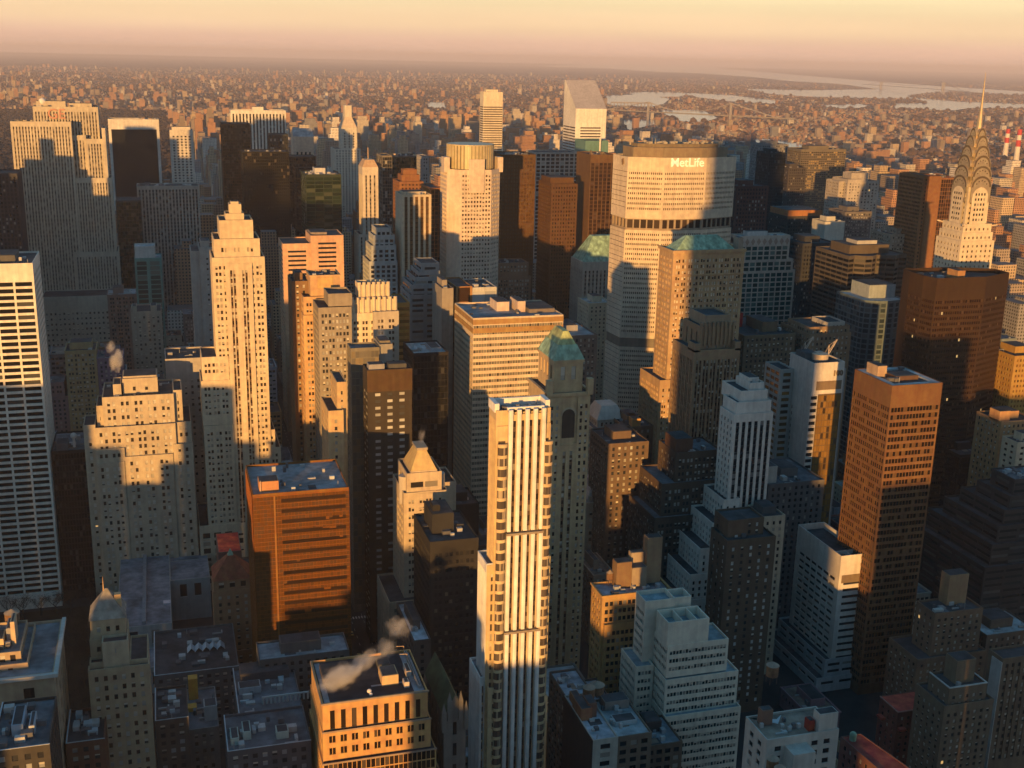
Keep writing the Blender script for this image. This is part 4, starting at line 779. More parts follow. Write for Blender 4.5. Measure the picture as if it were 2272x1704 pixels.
b.t(600, 815, 822, 914, xc=805, f=S(6.2, 2.9, 3.75, 1.6, 2.2, 13, 3, .25), sd=S(7, 6, 3.75, 1.8, .6, 13), roof=ROOF_D); x0, x1, y0, y1, _, z = b.last; b.p('top_panel', stone((.085, .05, .024))).box(x0-.1, x1+.1, y0-.25, y0-.003, z-12, z, True); b.bulk(.05, .4, .15, .6, 2.5, (.3, .3, .32)).bulk(.5, .9, .2, .7, 2, (.1, .1, .1)); b.done()
simple('office_block', 'black box of offices with a pale grey roof, right of the dark brown slab', 650, 917, 784, 995, 30, (.02, .018, .018), curt(2.0), G_BLACK, 'office block', ROOF_P, bulk=False).bulk(.55, .85, .2, .7, 1.2, (.3, .33, .37)).done()
b = Bld('office_tower', 'white art deco tower with a scalloped crown and fluted piers, sunlit', wall=(.66, .56, .42), gm=pane((.06, .045, .035), (.4, .33, .25), frac=.2), sp=stone((.25, .19, .13)))
b.t(704, 797, 632, 861, 16, f=S(4.8, 1.7, 9, 5.5, 2, 5, 1, .7), z0='664'); C1 = b.last; b.t(701, 781, 666, 877, 24, f=S(4.6, 1.5, 9, 4.6, 1.6, 5, 1, .6), z0='696'); C2 = b.last
for (x0, x1, y0, y1, _, z), n_ in ((C1, 6), (C2, 8)):
    for i in range(n_+1): b.p1('scalloped_pier', b.wall).cyl(x0+(x1-x0)*i/n_, y0-.2, 1.1, z-9, z+1.6, 10)
b.t(699, 776, 696, 882, 30, f=S(5.2, 1.3, 3.7, 2.0, 1.2, 5, 1, .4, 2, .6)); b.t(697, 773, 713, 784, 24, f=BLANK); b.t(696.5, 828, 692, 885, 30, f=S(5, 1.4, 3.7, 2.0, 1.2, 5, 1, .4, 2, .6), wall=(.45, .40, .33)); b.done()
b = Bld('office_tower', 'salmon pink slab with black ribbon windows and a higher right shoulder', wall=(.60, .38, .25), gm=G_DARK)
pb = S(16, 15.2, 3.9, 1.7, 3, 6, 3, .4); b.t(1000, 627, 541, 690, xc=617, f=pb); b.t(999, 689, 523, 762, 36, f=pb); b.bulk(.05, .55, .3, .9, 1.2, (.3, .25, .22)); b.done()
b = Bld('office_tower', 'ornate terracotta tower top with a framed panel, before the salmon pink slab', wall=(.55, .36, .20), gm=pane((.03, .022, .018), (.45, .4, .34), frac=.35, lit=.004))
b.t(724, 688, 611, 754, 20, f=S(2.6, 1.0, 30, 8, 2, 13, 1, .5), z0='660'); x0, x1, y0, y1, _, z = b.last; b.p('framed_panel', stone((.6, .42, .18))).box(x0+4.5, x1-4.5, y0-.4, y0-.003, z-8, z-1.5, True); b.cornice(.5, .8); b.units(4)
b.t(721, 673, 659, 760, 28, f=S(4.6, 1.3, 3.8, 2.0, 1.2, 4, 1, .3, 2, .7)); b.t(719, 673, 700, 720, 20, f=S(4.6, 1.3, 3.8, 2.0, 1.2, 4, 1, .3, 2, .7)); b.done()
simple('office_block', 'brown wing with a flat roof left of the terracotta tower top', 734, 647, 624, 686, 24, (.24, .15, .085), S(3, 1.4), None, 'office block').done()
b = Bld('office_block', 'grey masonry block with a blank attic in front of the terracotta tower', 'office block', wall=(.30, .26, .21), gm=pane((.03, .03, .03), (.55, .55, .52), frac=.4))
b.t(692, 728, 652, 781, 20, f=BLANK, z0='680'); b.t(690, 706, 683, 780, 26, f=S(4.6, 1.4, 3.8, 2.1, 1.4, 4, 1, .3, 2, .7)); b.done()
b = Bld('office_tower', 'grey green glass box with a golden left flank, right before the scalloped art deco tower', wall=(.22, .2, .16), gm=pane((.13, .12, .10), (.25, .2, .12), frac=.25, rough=.3, var=.3), roof=ROOF_G)
b.t(640, 778, 773, 842, xc=770, f=curt(2.2, 4, 3.6)); b.t(642, 842, 764, 871, 20, f=BLANK, wall=(.3, .29, .27)); b.bulk(.1, .9, .2, .8, 1); b.done()
b = Bld('office_block', 'narrow orange lit masonry house with a lower terrace, left of the grey green glass box', 'office block', wall=(.50, .36, .2))
b.t(600, 747, 848, 769, 24, f=S(5, 1.4, 4, 2, 1, 5)); b.t(596, 728, 912, 762, 28, f=S(5, 1.4, 4, 2, 1, 5)); b.done()
b = Bld('office_tower', 'yellow gold windowed slab behind the scalloped art deco tower', wall=(.4, .22, .06), gm=G_GOLD)
b.t(728, 880, 672, 909, 30, f=band(4.2, 2.2)); b.done()
b = Bld('office_tower', 'blue grey glass ziggurat narrowing upward in wavy terraces', wall=(.28, .29, .3), gm=G_DARK)
for k, (xa, ya, xb) in enumerate(((934, 584, 975), (928, 602, 976), (920, 615, 976), (913, 632, 977), (910, 655, 977))): b.t(812-2.2*k, xa, ya, xb, 24+3*k, f=band(3.8, 1.8))
b.done()
b = Bld('office_tower', 'pale blue stepped tower with open grid windows, left of the amber striped tower', wall=(.40, .42, .42), gm=G_DARK)
for k, (xa, ya, xb) in enumerate(((834, 505, 868), (829, 522, 876), (824, 545, 879), (819, 580, 882))): b.t(1012-2*k, xa, ya, xb, 22+4*k, f=S(4.4, 2.9, 4, 2.5, .8, 4, 1, .4))
b.done()
b = Bld('office_block', 'open-roofed block with brown and white flanks, behind the cream banded building', 'office block', wall=(.34, .17, .07), roof=ROOF_D)
b.t(775, 1012, 636, 1048, 36, f=S(9, 8.5, 40, 10, .3, .8, 1, .4), gm=G_BROWN); b.t(775.6, 1048, 638, 1102, 34, f=S(9.5, 8.6, 40, 8, .3, 3, 1, .4), wall=(.5, .5, .48), gm=pane((.4, .42, .44), frac=0)); b.units(5, (.5, .4, .3), 4); b.done()
simple('office_tower', 'slim grey shaft with a bright top corner, left of the cream banded building', 760, 981, 640, 1006, 30, (.3, .27, .24), BLANK, None).done()
b = Bld('office_block', 'low grey roofed block with brick sides beside the cream banded building', 'office block', wall=(.16, .12, .10), roof=rf((.3, .34, .37)))
b.t(690, 1262, 745, 1326, 40, f=S(2.6, 1.3)); b.bulk(.1, .6, .4, .9, 3, (.3, .3, .32)); b.done()
# ---------------------------------------------------------------- right and bottom
b = Bld('office_tower', 'white concrete tower with slot windows rising from blue shaded terraces at lower right', wall=(.62, .58, .54), gm=pane((.02, .022, .026), (.4, .38, .34), frac=.1), roof=ROOF_D)
wf = S(17, 13.0, 3.9, 1.7, 1.2, 15, 3, .5); wsd = S(6.4, 5.4, 3.9, 1.75, 3.5, 14, 3, .45)
b.t(490, 1867, 1234, 1928, xc=1771, f=wf, sd=wsd, par=3.5); x0, x1, y0, y1, _, z = b.last
W = b.p('roof_wall', b.wall); W.box(x0+.6, x1-.6, y0+8, y0+8.5, z-3, z-1); W.box(x0+7, x0+7.5, y0+.6, y0+8, z-3, z-1)
b.p('louvre_band', stone((.2, .15, .1))).box(x0+1.4, x1-1.2, y0-.15, y0-.003, z-15.5, z-11, True)
for k, (pxa, pxb, py) in enumerate(((1836, 1936, 1462), (1828, 1940, 1500), (1822, 1944, 1541), (1816, 1946, 1585))):
    zz = z_at(py, x0, y0-1-k); xa, xb = x_at(pxa, y0-1-1.5*k, zz), x_at(pxb, y0-1-1.5*k, zz); b.tm(min(xa, x0-4-5*k), max(xb, x1+2), y0-1-1.5*k, y1+5+5*k, 0, zz, S(9, 7.4, 3.9, 1.75, 1.2, 2.5, 1, .4), wall=(.42, .44, .46))
b.done()
b = Bld('office_block', 'nearly black ziggurat of terraces with faint green window bands at the right edge', 'office block', wall=(.055, .055, .055), gm=pane((.02, .03, .03), (.07, .10, .095), frac=.25))
zs_ = S(12, 11.5, 4.0, 1.7, .4, 2.5, 1, .35); Y0 = 520; b.t(Y0, 2252, 1064, 2330, xc=2201, f=zs_, roof=ROOF_G); x0, x1, y0, y1, _, z = b.last; b.units(10, (.4, .42, .45), 4)
for k, (px, py) in enumerate(((2232, 1100), (2212, 1130), (2200, 1165), (2190, 1205), (2176, 1255))):
    zz = z_at(py, x0-4*k, Y0-4*k-4); b.tm(x0-5-6*k, x1, Y0-4-4*k, y1+5+6*k, 0, zz, zs_, wall=(.055-.004*k,)*3)
b.done()
simple('office_tower', 'yellow windowed tower sliver at the right edge, below the huge dark brown octagon', 640, 2252, 790, 2330, 30, (.36, .22, .06), S(2.6, 1.4, 3.6, 1.8), G_GOLD).done()
b = simple('apartment_house', 'sunlit orange brick house with roof tanks at the right edge', 588, 2222, 936, 2300, 24, (.44, .26, .13), S(3.4, 1.5), None, 'apartment house'); b.bulk(.0, .3, .1, .5, 6); b.done()
simple('apartment_house', 'sunlit cream house with small windows at the right edge, before the orange brick one', 560, 2258, 982, 2330, 20, (.6, .5, .36), S(5, 2.4, 3.6, 1.6, 1.5, 3), G_DARK, 'apartment house', xc=2224).done()
simple('office_block', 'deep black slab beneath the cream house at the right edge', 625, 2130, 1010, 2200, 40, (.02, .018, .016), curt(2), G_BLACK, 'office block').done()
b = simple('apartment_tower', 'brown brick apartment tower with a tall bare bulkhead, before the black ziggurat', 440, 2075, 1362, 2182, 26, (.2, .13, .085), S(3.6, 1.5, 3.3, 1.7, 1, 3), G_MIX, 'apartment tower', bulk=False, xc=2034)
x0, x1, y0, y1, _, z = b.last; b.bulk(.45, .85, .55, 1., 15, (.33, .21, .12)); M = b.p('roof_tarp', stone((.5, .5, .48))); M.box(x0+2, x0+7, y0+3, y0+5, z-1, z+.3); b.tm(x0-9, x1+3, y0-3, y1+6, 0, z-22, S(3.6, 1.5, 3.3, 1.7, 1, 3)); b.done()
b = simple('apartment_tower', 'grey brown apartment block with an open white-rimmed roof box, right of the red roof', 380, 2107, 1528, 2191, 26, (.17, .13, .09), S(3.4, 1.4, 3.3, 1.7, 1, 4), G_MIX, 'apartment tower', bulk=False, xc=2062)
x0, x1, y0, y1, _, z = b.last; R_ = b.p('roof_rim', stone((.5, .5, .48))); b.bulk(.3, .8, .3, .85, 10, (.2, .15, .1)); 
for a in ((x0-.1, x1+.1, y0-.1, y0+.5), (x0-.1, x0+.5, y0+.5, y1), (x1-.5, x1+.1, y0+.5, y1)): R_.box(*a, z-.05, z+.4)
b.tm(x0-3, x1+3, y0-2, y1+4, 0, z-7, S(3.4, 1.4, 3.3, 1.7, 1, 4)); b.done()
b = Bld('apartment_tower', 'brown slab with a pale blank rounded corner at the lower right edge', 'apartment tower', wall=(.17, .125, .085))
b.t(400, 2226, 1462, 2330, xc=2203, f=pier(3.2, 1.5), sd=BLANK); x0, x1, y0, y1, _, z = b.last; b.p('pale_flank', stone((.46, .45, .43))).box(x0-.4, x0-.003, y0, y1-3, 0, z-2, True); b.done()
simple('apartment_house', 'dark house with a white skylight, behind the brown slab at the right edge', 450, 2190, 1410, 2300, 24, (.13, .10, .075), S(3.4, 1.5), G_MIX, 'apartment house', ROOF_P).done()
b = Bld('apartment_house', 'low dark red brick house with a bright red roof', 'apartment house', wall=(.17, .06, .05), gm=G_DARK, roof=rf((.42, .075, .05)))
b.t(410, 1993, 1580, 2070, xc=1953, f=S(3.4, 1.4, 3.4, 1.7, 1, 3), par=.15); x0, x1, y0, y1, _, z = b.last; M = b.p('roof_rim', stone((.5, .3, .27)))
for a in ((x0-.1, x1+.1, y0-.2, y0-.003), (x0-.2, x0-.003, y0-.2, y1)): M.box(*a, z-.3, z+.25, True)
for a in ((x0-2.2, x0-.1, y1-6, y1-2), (x0+.5, x0+4, y0-2.4, y0-.21), (x1-.5, x1+2, y0+2, y0+6)): b.p1('balcony', stone((.4, .08, .05))).box(*a, z-9, z-8, True)
b.done()
b = Bld('town_house', 'long low building with a dark red roof and two small green copper domes', 'town house', wall=(.15, .07, .06), gm=G_DARK, roof=rf((.30, .06, .045)))
p1 = at_y(1893, 1622, 352); z = p1[2]-3; xa = p1[0]-4
pl = [(xa+4, 306), (xa+18, 306), (xa+9, 354), (xa, 354)]; b.prism(pl, 0, z, S(3.2, 1.4), par=.3); 
for (xx, yy) in ((xa+3.5, 351), (xa+9, 316)): C = b.p1('copper_dome', COPPER); C.cyl(xx, yy, 1.3, z-.5, z+2.0, 12); C.ball(xx, yy, z+2.0, 1.4, lo=0.0)
b.done()
b = Bld('apartment_house', 'cream brick house with a brown gravel roof patched in white, at the bottom right', 'apartment house', wall=(.5, .48, .44), gm=G_DARK, roof=rf((.27, .21, .17)))
b.t(300, 1702, 1642, 1862, xc=1655, f=S(4.6, 2.4, 3.6, 1.9, 2, 3, 1), par=.8); x0, x1, y0, y1, _, z = b.last
M = b.p('roof_patch', stone((.6, .63, .68))); M.poly([(x0+1, y0+16, z-.77), (x0+9, y0+9, z-.77), (x0+13, y0+14, z-.77), (x0+10, y1-3, z-.77), (x0+2, y1-1, z-.77)])
b.bulk(.1, .25, .6, .8, 5, (.2, .12, .09)).bulk(.72, .98, .04, .3, 6).bulk(.62, .7, .15, .35, 3, (.3, .05, .03)).units(8, (.4, .4, .4), 1.2)
W = b.p('notch_wall', b.wall); W.box(x0+(x1-x0)*.25, x0+(x1-x0)*.55, y0-6, y0-.01, 0, z-3); b.done(); CREAM = (x0, x1, y0, y1, z)
b = Bld('office_tower', 'light grey stepped office building with ribbon windows and open box tanks on top', wall=(.66, .61, .51), gm=pane((.02, .04, .045), (.38, .38, .34), frac=.3), roof=rf((.22, .29, .33)))
rb2 = S(1.5, 1.25, 3.9, 1.9, 1.0, 2.6, 1, .3); b.t(420, 1482, 1434, 1617, xc=1450, f=rb2, z0='1505'); x0, x1, y0, y1, _, z = b.last
b.tm(x0-.3, x0+(x1-x0)*.66, y0+.4, y0+13, z-.9, z_at(1383, x0, y0), BLANK, sd=BLANK, par=4); Q = b.last; 
for f_ in (.38, .72): b.p1('tank_divider', b.wall).box(Q[0]+(Q[1]-Q[0])*f_-.2, Q[0]+(Q[1]-Q[0])*f_+.2, Q[2]+.5, Q[3]-.5, Q[5]-4, Q[5]-.4)
b.tm(x0+(x1-x0)*.30, x0+(x1-x0)*.62, y0+17, y0+26, 0, z_at(1327, x0+9, y0+17), BLANK, par=3)
b.tm(x0-5, x0+(x1-x0)*.32, y0+15, y0+26, 0, z_at(1335, x0-5, y0+15), BLANK, sd=S(1.5, 1.3, 3.9, 2, 1, 6), par=2)
b.tm(x0-1, x1+5, y0-2, y1+4, 0, z_at(1509, x0, y0-2), rb2); b.tm(x0-1.6, x1+5.6, y0-5.5, y1+6, 0, z_at(1589, x0, y0-5), rb2); b.tm(x0-10, x0-1.5, y0+10, y1+12, 0, z-14, rb2); b.done()
b = Bld('office_block', 'dark sided loft block with a pale blue snow dusted roof and rusty roof sheds', 'office block', wall=(.085, .065, .05), gm=G_DARK, roof=rf((.34, .39, .46)))
b.t(385, 1316, 1643, 1372, xc=1252, f=S(5.4, 4.2, 3.9, 2.3, .8, 2.4, 1, .3), sd=BLANK, wall=(.45, .43, .38)); x0, x1, y0, y1, _, z = b.last; b.p('dark_flank', stone((.05, .036, .03))).box(x0-.3, x0-.003, y0, y1, 0, z, True)
b.bulk(.05, .5, .45, .75, 4.5, (.3, .13, .07)).bulk(.4, .75, .5, .7, 5.5, (.2, .1, .07)).bulk(.15, .45, .75, .95, 3, (.35, .17, .08)).units(7, (.3, .2, .15), 2); b.done(); LOFT = (x0, x1, y0, y1, z)
b = Bld('office_block', 'loft block with a pale skylit gravel roof, joined to the dark sided one', 'office block', wall=(.20, .15, .11), gm=G_DARK, roof=rf((.30, .36, .40)))
b.tm(x1+.05, x1+15.5, y0+2, y1-4, 0, z-1.5, S(4, 2.8, 3.9, 2.2, .8, 2.4, 1, .3)); b.bulk(.2, .8, .3, .5, 1, (.4, .45, .48)).bulk(.2, .9, .72, .95, 3, (.25, .22, .2)).units(8, (.4, .42, .44), 2); b.done(); LOFT2 = b.last
b = Bld('office_block', 'low brown loft with a grey roof, right of the gravel roofed loft', 'office block', wall=(.15, .11, .08), gm=G_DARK, roof=rf((.2, .24, .28)))
b.tm(LOFT2[1]+.05, LOFT2[1]+17, y0+8, y1-6, 0, z-12, S(4, 2.6, 3.9, 2.2, .8, 2.4, 1, .3)); b.bulk(.3, .7, .5, .9, 4, (.07, .06, .055)).units(8, (.3, .33, .36), 3); b.done(); LOFT3 = b.last
b = Bld('office_block', 'long dark loft building with a snow dusted roof, behind the rusty roof sheds', 'office block', wall=(.13, .10, .08), gm=G_DARK, roof=rf((.3, .34, .4)))
b.tm(x0+2, x1+4, y1+4, y1+26, 0, z-3, S(4, 2.6)); b.units(8); b.done()
b = Bld('office_block', 'narrow loft building with a slanting blue grey roof strip, left of the stepped office building', 'office block', wall=(.13, .10, .08), gm=G_DARK, roof=rf((.26, .3, .36)))
b.tm(x1+6, x1+17, y1+2, y1+34, 0, z-14, S(4, 2.6)); b.units(4); b.done()
b = Bld('office_block', 'orange lit brick block with arched windows, boxes and water tanks on its pale roof', 'office block', wall=(.42, .26, .11), gm=G_DARK, roof=rf((.26, .27, .32)))
st = S(4.6, 1.7, 3.9, 2.2, 1.2, 3.5, 1, .4, 2, .7); b.t(460, 1337, 1322, 1487, xc=1313, f=st); x0, x1, y0, y1, _, z = b.last; b.cornice(.6, .8)
b.bulk(.28, .5, .5, .9, 12, (.2, .13, .075)).bulk(.5, .72, .45, .8, 9, (.3, .24, .17)).bulk(.75, .97, .65, 1., 22, (.30, .21, .13)).bulk(.55, .75, .85, 1.1, 14, (.32, .26, .2)).units(10, (.35, .38, .42), 3); b.tm(x0+.9, x1+1, y0-2, y1, 0, z-14, st); b.done(); ORB = (x0, x1, y0, y1, z)
b = Bld('office_block', 'pale stone block with a pink mansard roof, right of the copper pyramid tower', 'office block', wall=(.44, .34, .25), gm=pane((.04, .034, .03), (.55, .5, .44), frac=.4), roof=rf((.42, .32, .28)))
st = S(4.4, 1.9, 4.2, 2.4, 1.4, 6, 1, .4); b.t(620, 1300, 1116, 1402, 30, f=st, roofon=False); x0, x1, y0, y1, _, z = b.last; p = [(x0, y0), (x1, y0), (x1, y1), (x0, y1)]; R = b.p('mansard_roof', b.roof); R.frustum(p, z, inset(p, 6), z+9); b.cornice(.6, 1)
for i in range(7): xx = x0+3+(x1-x0-6)*i/6; b.p1('dormer', b.wall).box(xx-1, xx+1, y0+.6, y0+3.5, z+.5, z+3.6)
b.done()
b = Bld('office_block', 'pale stone block with a small white mansard pavilion on top', 'office block', wall=(.40, .37, .31), gm=G_DARK, roof=ROOF_G)
b.t(660, 1326, 932, 1385, 20, f=S(3, 1.4, 5, 2.4, 1.5, 2), z0='955', roofon=False); x0, x1, y0, y1, _, z = b.last; p = [(x0-.6, y0-.6), (x1+.6, y0-.6), (x1+.6, y1+.6), (x0-.6, y1+.6)]; b.p('mansard_roof', stone((.5, .48, .44))).frustum(p, z, inset(p, 4.2), z+8)
b.t(656, 1316, 951, 1392, 36, f=S(4.2, 1.6, 4.6, 2.6, 1.4, 2.6, 1, .4, 2, .7)); b.done()
b = simple('office_block', 'brown brick block with a sunlit roof edge, behind the mansard pavilion block', 640, 1388, 948, 1450, 30, (.17, .11, .07), S(3.4, 1.4), G_MIX, 'office block', ROOF_D); b.bulk(.3, .6, .1, .5, 4, (.45, .25, .1)); b.done()
b = simple('office_block', 'dark masonry wing with a flat roof right of the pink mansard roof', 600, 1350, 985, 1440, 30, (.15, .105, .075), S(3.4, 1.5), G_MIX, 'office block'); b.done()
b = Bld('office_tower', 'sombre dark brown office block stepping down, in front of the massive copper-roofed tower', wall=(.10, .07, .05), gm=pane((.03, .028, .028), (.42, .42, .4), frac=.3), roof=ROOF_G)
st = S(5, 1.4, 3.8, 2.1, 1.4, 4, 1, .3, 2, .7); b.t(560, 1500, 1005, 1600, xc=1462, f=st); x0, x1, y0, y1, _, z = b.last; b.bulk(.02, .4, .1, .7, 7, (.13, .07, .045)).units(8, (.3, .3, .3), 3); b.tm(x0-9, x1+4, y0-4, y1+4, 0, z-16, st); b.tm(x0-14, x1+6, y0-8, y1+6, 0, z-34, st); b.done()
b = Bld('office_block', 'dark brick loft building dotted with bright windows, below the striped art deco tower', 'office block', wall=(.115, .08, .055), gm=pane((.03, .03, .032), (.6, .62, .62), frac=.42), roof=ROOF_D)
st = S(4.4, 1.5, 3.7, 2.0, 1.2, 4, 1, .3, 1); b.t(480, 1614, 1200, 1722, xc=1578, f=st); x0, x1, y0, y1, _, z = b.last; b.bulk(.1, .5, .3, .8, 8, (.14, .09, .06)).bulk(.5, .8, .5, .9, 5, (.25, .2, .14)).units(6, (.3, .3, .3), 3); b.tm(x0+3, x1-4, y0+6, y1+3, 0, z+8, S(4, 1.4)); b.done()
b = Bld('apartment_tower', 'slim tan corner tower with a flat roof beside the dark brick loft building', 'apartment tower', wall=(.46, .40, .30), gm=G_DARK)
b.t(512, 1694, 1147, 1743, 18, f=S(4, 1.5, 3.8, 2.0, 1, 3), par=.8); b.bulk(.2, .8, .3, .9, 3, (.1, .1, .1)); b.done()
b = Bld('office_block', 'grey block with a blank blue lit corner box, below the tower numbered 100', 'office block', wall=(.14, .13, .13), gm=G_DARK, roof=ROOF_G)
b.t(556, 1705, 1075, 1830, 40, f=S(3.4, 1.5)); b.bulk(.02, .2, .1, .5, 9, (.5, .48, .44)).bulk(.4, .7, .3, .7, 4).units(8, (.3, .32, .34), 4); b.done()
# bottom centre: the lit building with steam
b = Bld('office_tower', 'sunlit sandstone office building with stacked terraces and a steaming roof, at the bottom', wall=(.54, .315, .13), gm=pane((.02, .014, .01), (.1, .07, .05), frac=.15), roof=rf((.035, .035, .045)))
Yb = 380.; b.t(Yb, 715, 1562, 949, xc=690, f=S(3.9, 1.75, 11, 7.6, 1.6, 3.2, .2, .5), sd=S(4.2, 1.2, 3.9, 2, 1), z0=z_at(1622, at_y(715, 1562, Yb)[0], Yb), par=.9); x0, x1, y0, y1, _, z = b.last; TOPB = b.last
L_ = b.p('ledge', stone((.34, .26, .2))); L_.box(x0-.4, x1+.4, y0-.4, y0-.003, z-.6, z+.1, True); L_.box(x0-.4, x0-.003, y0-.002, y1, z-.6, z+.1, True)
b.bulk(.60, .76, .26, .5, 3.2, (.58, .42, .24)).bulk(.62, .74, .62, .8, 1.5, (.1, .1, .1)).bulk(.06, .34, .45, .8, 1.6, (.13, .1, .09)).bulk(.86, .91, .4, .6, 1.4, (.6, .52, .46)).bulk(.80, .85, .16, .26, 1.4, (.6, .52, .46)).bulk(.93, .955, .1, .95, .5, (.3, .3, .3))
pk = b.p('roof_patch', rf((.28, .3, .34))); pk.box(x0+1, x0+3, y0+1, y1-1, z-.88, z-.8); pk.box(x0+(x1-x0)*.88, x1-.8, y0+1, y1-1, z-.88, z-.8); pk.box(x0+(x1-x0)*.5, x0+(x1-x0)*.88, y0+9, y0+10, z-.88, z-.8)
for yy in (.72, .92): cr = b.p1('window_davit', stone((.5, .35, .22))); X, Y_ = x1-3, y0+(y1-y0)*yy; cr.bar((X, Y_, z-1), (X, Y_, z+3), .16); cr.bar((X, Y_, z+3), (X-3, Y_, z+3.3), .16)
b.p1('roof_vent', stone((.75, .7, .66), .4)).ball(x0+(x1-x0)*.46, y0+4.5, z+.1, .9); b.p1('roof_vent', stone((.75, .7, .66), .4)).ball(x0+(x1-x0)*.46+.3, y0+3, z-.4, .7)
zc = b.last[4]; pr2 = S(3.9, 1.05, 4.9, 2.8, 1.4, 1.7, .2, .4, 2, .2)
k = 0; xx0, xx1, yy0 = x0, x1, y0; zt = TOPB[4]
for (dz, n_, dx, dy, st) in ((11.8, 2, .9, 1.4, pr2), (8.6, 1, 2.6, 3.2, S(1.7, 1.5, 3.9, 3.4, .4, .5, .2, .12)), (11.5, 2, 3.8, 4.4, pr2), (12, 2, 4, 4.6, pr2)):
    zb = zt-dz; b.tm(x0-dx*.3, x1+dx, y0-dy, y1+1+dx, 0 if dz == 12 else zb, zt+(.0), st, par=.2 if dz else 1); L_.box(x0-dx*.3-.2, x1+dx+.2, y0-dy-.25, y0-dy-.003, zt-.3, zt+.35, True); zt = zb
b.done()
# left bottom
b = Bld('office_building', 'low grey library of long flat slate roofs around a courtyard with arched windows', 'library', wall=(.34, .36, .36), gm=G_DARK, roof=rf((.20, .22, .26)))
zl = 26.0
def gbox(x0, x1, y0, y1, z0, z1, st=BLANK, **k): b.tm(x0, x1, y0, y1, z0, z1, st, **k)
q0 = at_g(258, 1395, zl); q1 = at_g(380, 1372, zl); xL = q0[0]; xR = at_g(467, 1290, zl)[0]; yF = q0[1]; yB = at_g(262, 1210, zl)[1]
aw = S(9, 4.2, 12, 8, 3, 3, 4, .8); XM = x_at(381, yF, zl)
gbox(xL, XM, yF, yB, 0, zl, aw, par=.3); M = b.p('roof_ridge', stone((.25, .27, .3))); M.box((xL+XM)/2-1, (xL+XM)/2+1, yF+2, yB-2, zl-.3, zl+1.6); M = b.p('skylight', stone((.62, .56, .6))); M.box((xL+XM)/2+10, (xL+XM)/2+14, yF+24, yF+28, zl-.3, zl+.4)
gbox(XM+.02, xR, (yF+yB)/2-2, (yF+yB)/2+26, 0, zl-.5, aw, par=.3); gbox(XM+.02, xR, yB-30, yB-4, 0, zl-2, aw, par=.3); gbox(xL-2, xR, yF-26, yF-4, 0, 15, S(3, 1.6, 14, 7, 1, 3, 2, .5), par=.6); b.done(); LIB = (xL, xR, yF, yB)
b = Bld('apartment_tower', 'tan brick tower under a steep red tiled pyramid roof with a green tip', 'apartment tower', wall=(.34, .22, .135), gm=pane((.03, .03, .03), (.55, .55, .52), frac=.3), roof=ROOF_D)
st = S(4.4, 1.5, 3.8, 2.0, 1.2, 3, 1, .4, 1); b.t(564, 474, 1290, 556, 18, f=S(4.6, 2.6, 5, 3.2, 1, 1.2, 1, .8), sd=BLANK, z0='1312', roofon=False); x0, x1, y0, y1, _, z = b.last; p = [(x0-.5, y0-.5), (x1+.5, y0-.5), (x1+.5, y1+.5), (x0-.5, y1+.5)]; zt = z_at(1228, (x0+x1)/2, (y0+y1)/2)
b.p('tiled_roof', stone((.26, .085, .05), .9, .3, .4)).frustum(p, z, inset(p, (x1-x0)/2-.6), zt); b.p('roof_tip', COPPER).cone(inset(p, (x1-x0)/2-1.4), zt-1.5, ((x0+x1)/2, (y0+y1)/2, zt+3)); b.tm(x0-.6, x1+.6, y0-.5, y1+1, 0, z_at(1312, x0, y0), st); x0, x1, y0, y1, _, z = b.last; b.tm(x0-.8, x1+1.2, y0-2, y1+2, 0, z_at(1445, x0, y0), st); b.done()
b = Bld('office_block', 'low building with a flat red tarpaulin roof behind the red tiled pyramid', 'office block', wall=(.2, .12, .1), roof=rf((.62, .07, .04)))
b.t(590, 484, 1226, 536, 26, f=S(4, 1.6), par=.1); b.done()
b = Bld('office_tower', 'tan neo-gothic tower with a slate hipped roof, a finial and lit chimney, at lower left', wall=(.40, .32, .215), gm=pane((.03, .028, .027), (.5, .5, .48), frac=.3), roof=ROOF_D)
st = S(3.1, 1.35, 4.1, 2.2, 1.2, 3, 1, .4, 1); b.t(432, 199, 1378, 277, 13, f=st, z0='1420', roofon=False); x0, x1, y0, y1, _, z = b.last; p = [(x0-.4, y0-.4), (x1+.4, y0-.4), (x1+.4, y1+.4), (x0-.4, y1+.4)]; zt = z_at(1305, (x0+x1)/2, (y0+y1)/2); xm, ym = (x0+x1)/2, (y0+y1)/2
b.p('slate_roof', stone((.26, .24, .21), .8, .3, .4)).frustum(p, z, [(xm-.5, ym-.3), (xm+.5, ym-.3), (xm+.5, ym+.3), (xm-.5, ym+.3)], zt); F_ = b.p('finial', stone((.4, .25, .15))); F_.cyl(xm-1, ym, .35, zt-1, zt+5, 6, .05); b.p('chimney', stone((.5, .36, .2))).box(xm+2.8, xm+5.2, y0+4, y0+6.5, z, zt-2)
b.tm(x0-.6, x1+.6, y0-.4, y1+2, 0, z_at(1420, x0, y0), st); x0, x1, y0, y1, _, z = b.last
b.tm(x0+(x1-x0)*.34, x1+.2, y0-6, y0-.1, 0, z_at(1424, x0+8, y0-6), S(9, 1.2, 16, 2, 3, 3), wall=(.46, .38, .27)); b.tm(x0-.3, x0+(x1-x0)*.34, y0-5, y0-.1, 0, z_at(1472, x0, y0-5), st); b.tm(x1+.25, x1+7, y0-5, y1, 0, z_at(1465, x1, y0-5), BLANK); b.tm(x0-.8, x1+7.3, y0-8, y0-4, 0, z_at(1488, x0, y0-8), st); b.done()
b = Bld('hotel_building', 'big classical stone block with a stepped lit penthouse at the bottom left', 'hotel', wall=(.40, .31, .215), gm=pane((.035, .03, .028), (.5, .46, .4), frac=.3), roof=rf((.17, .18, .2)))
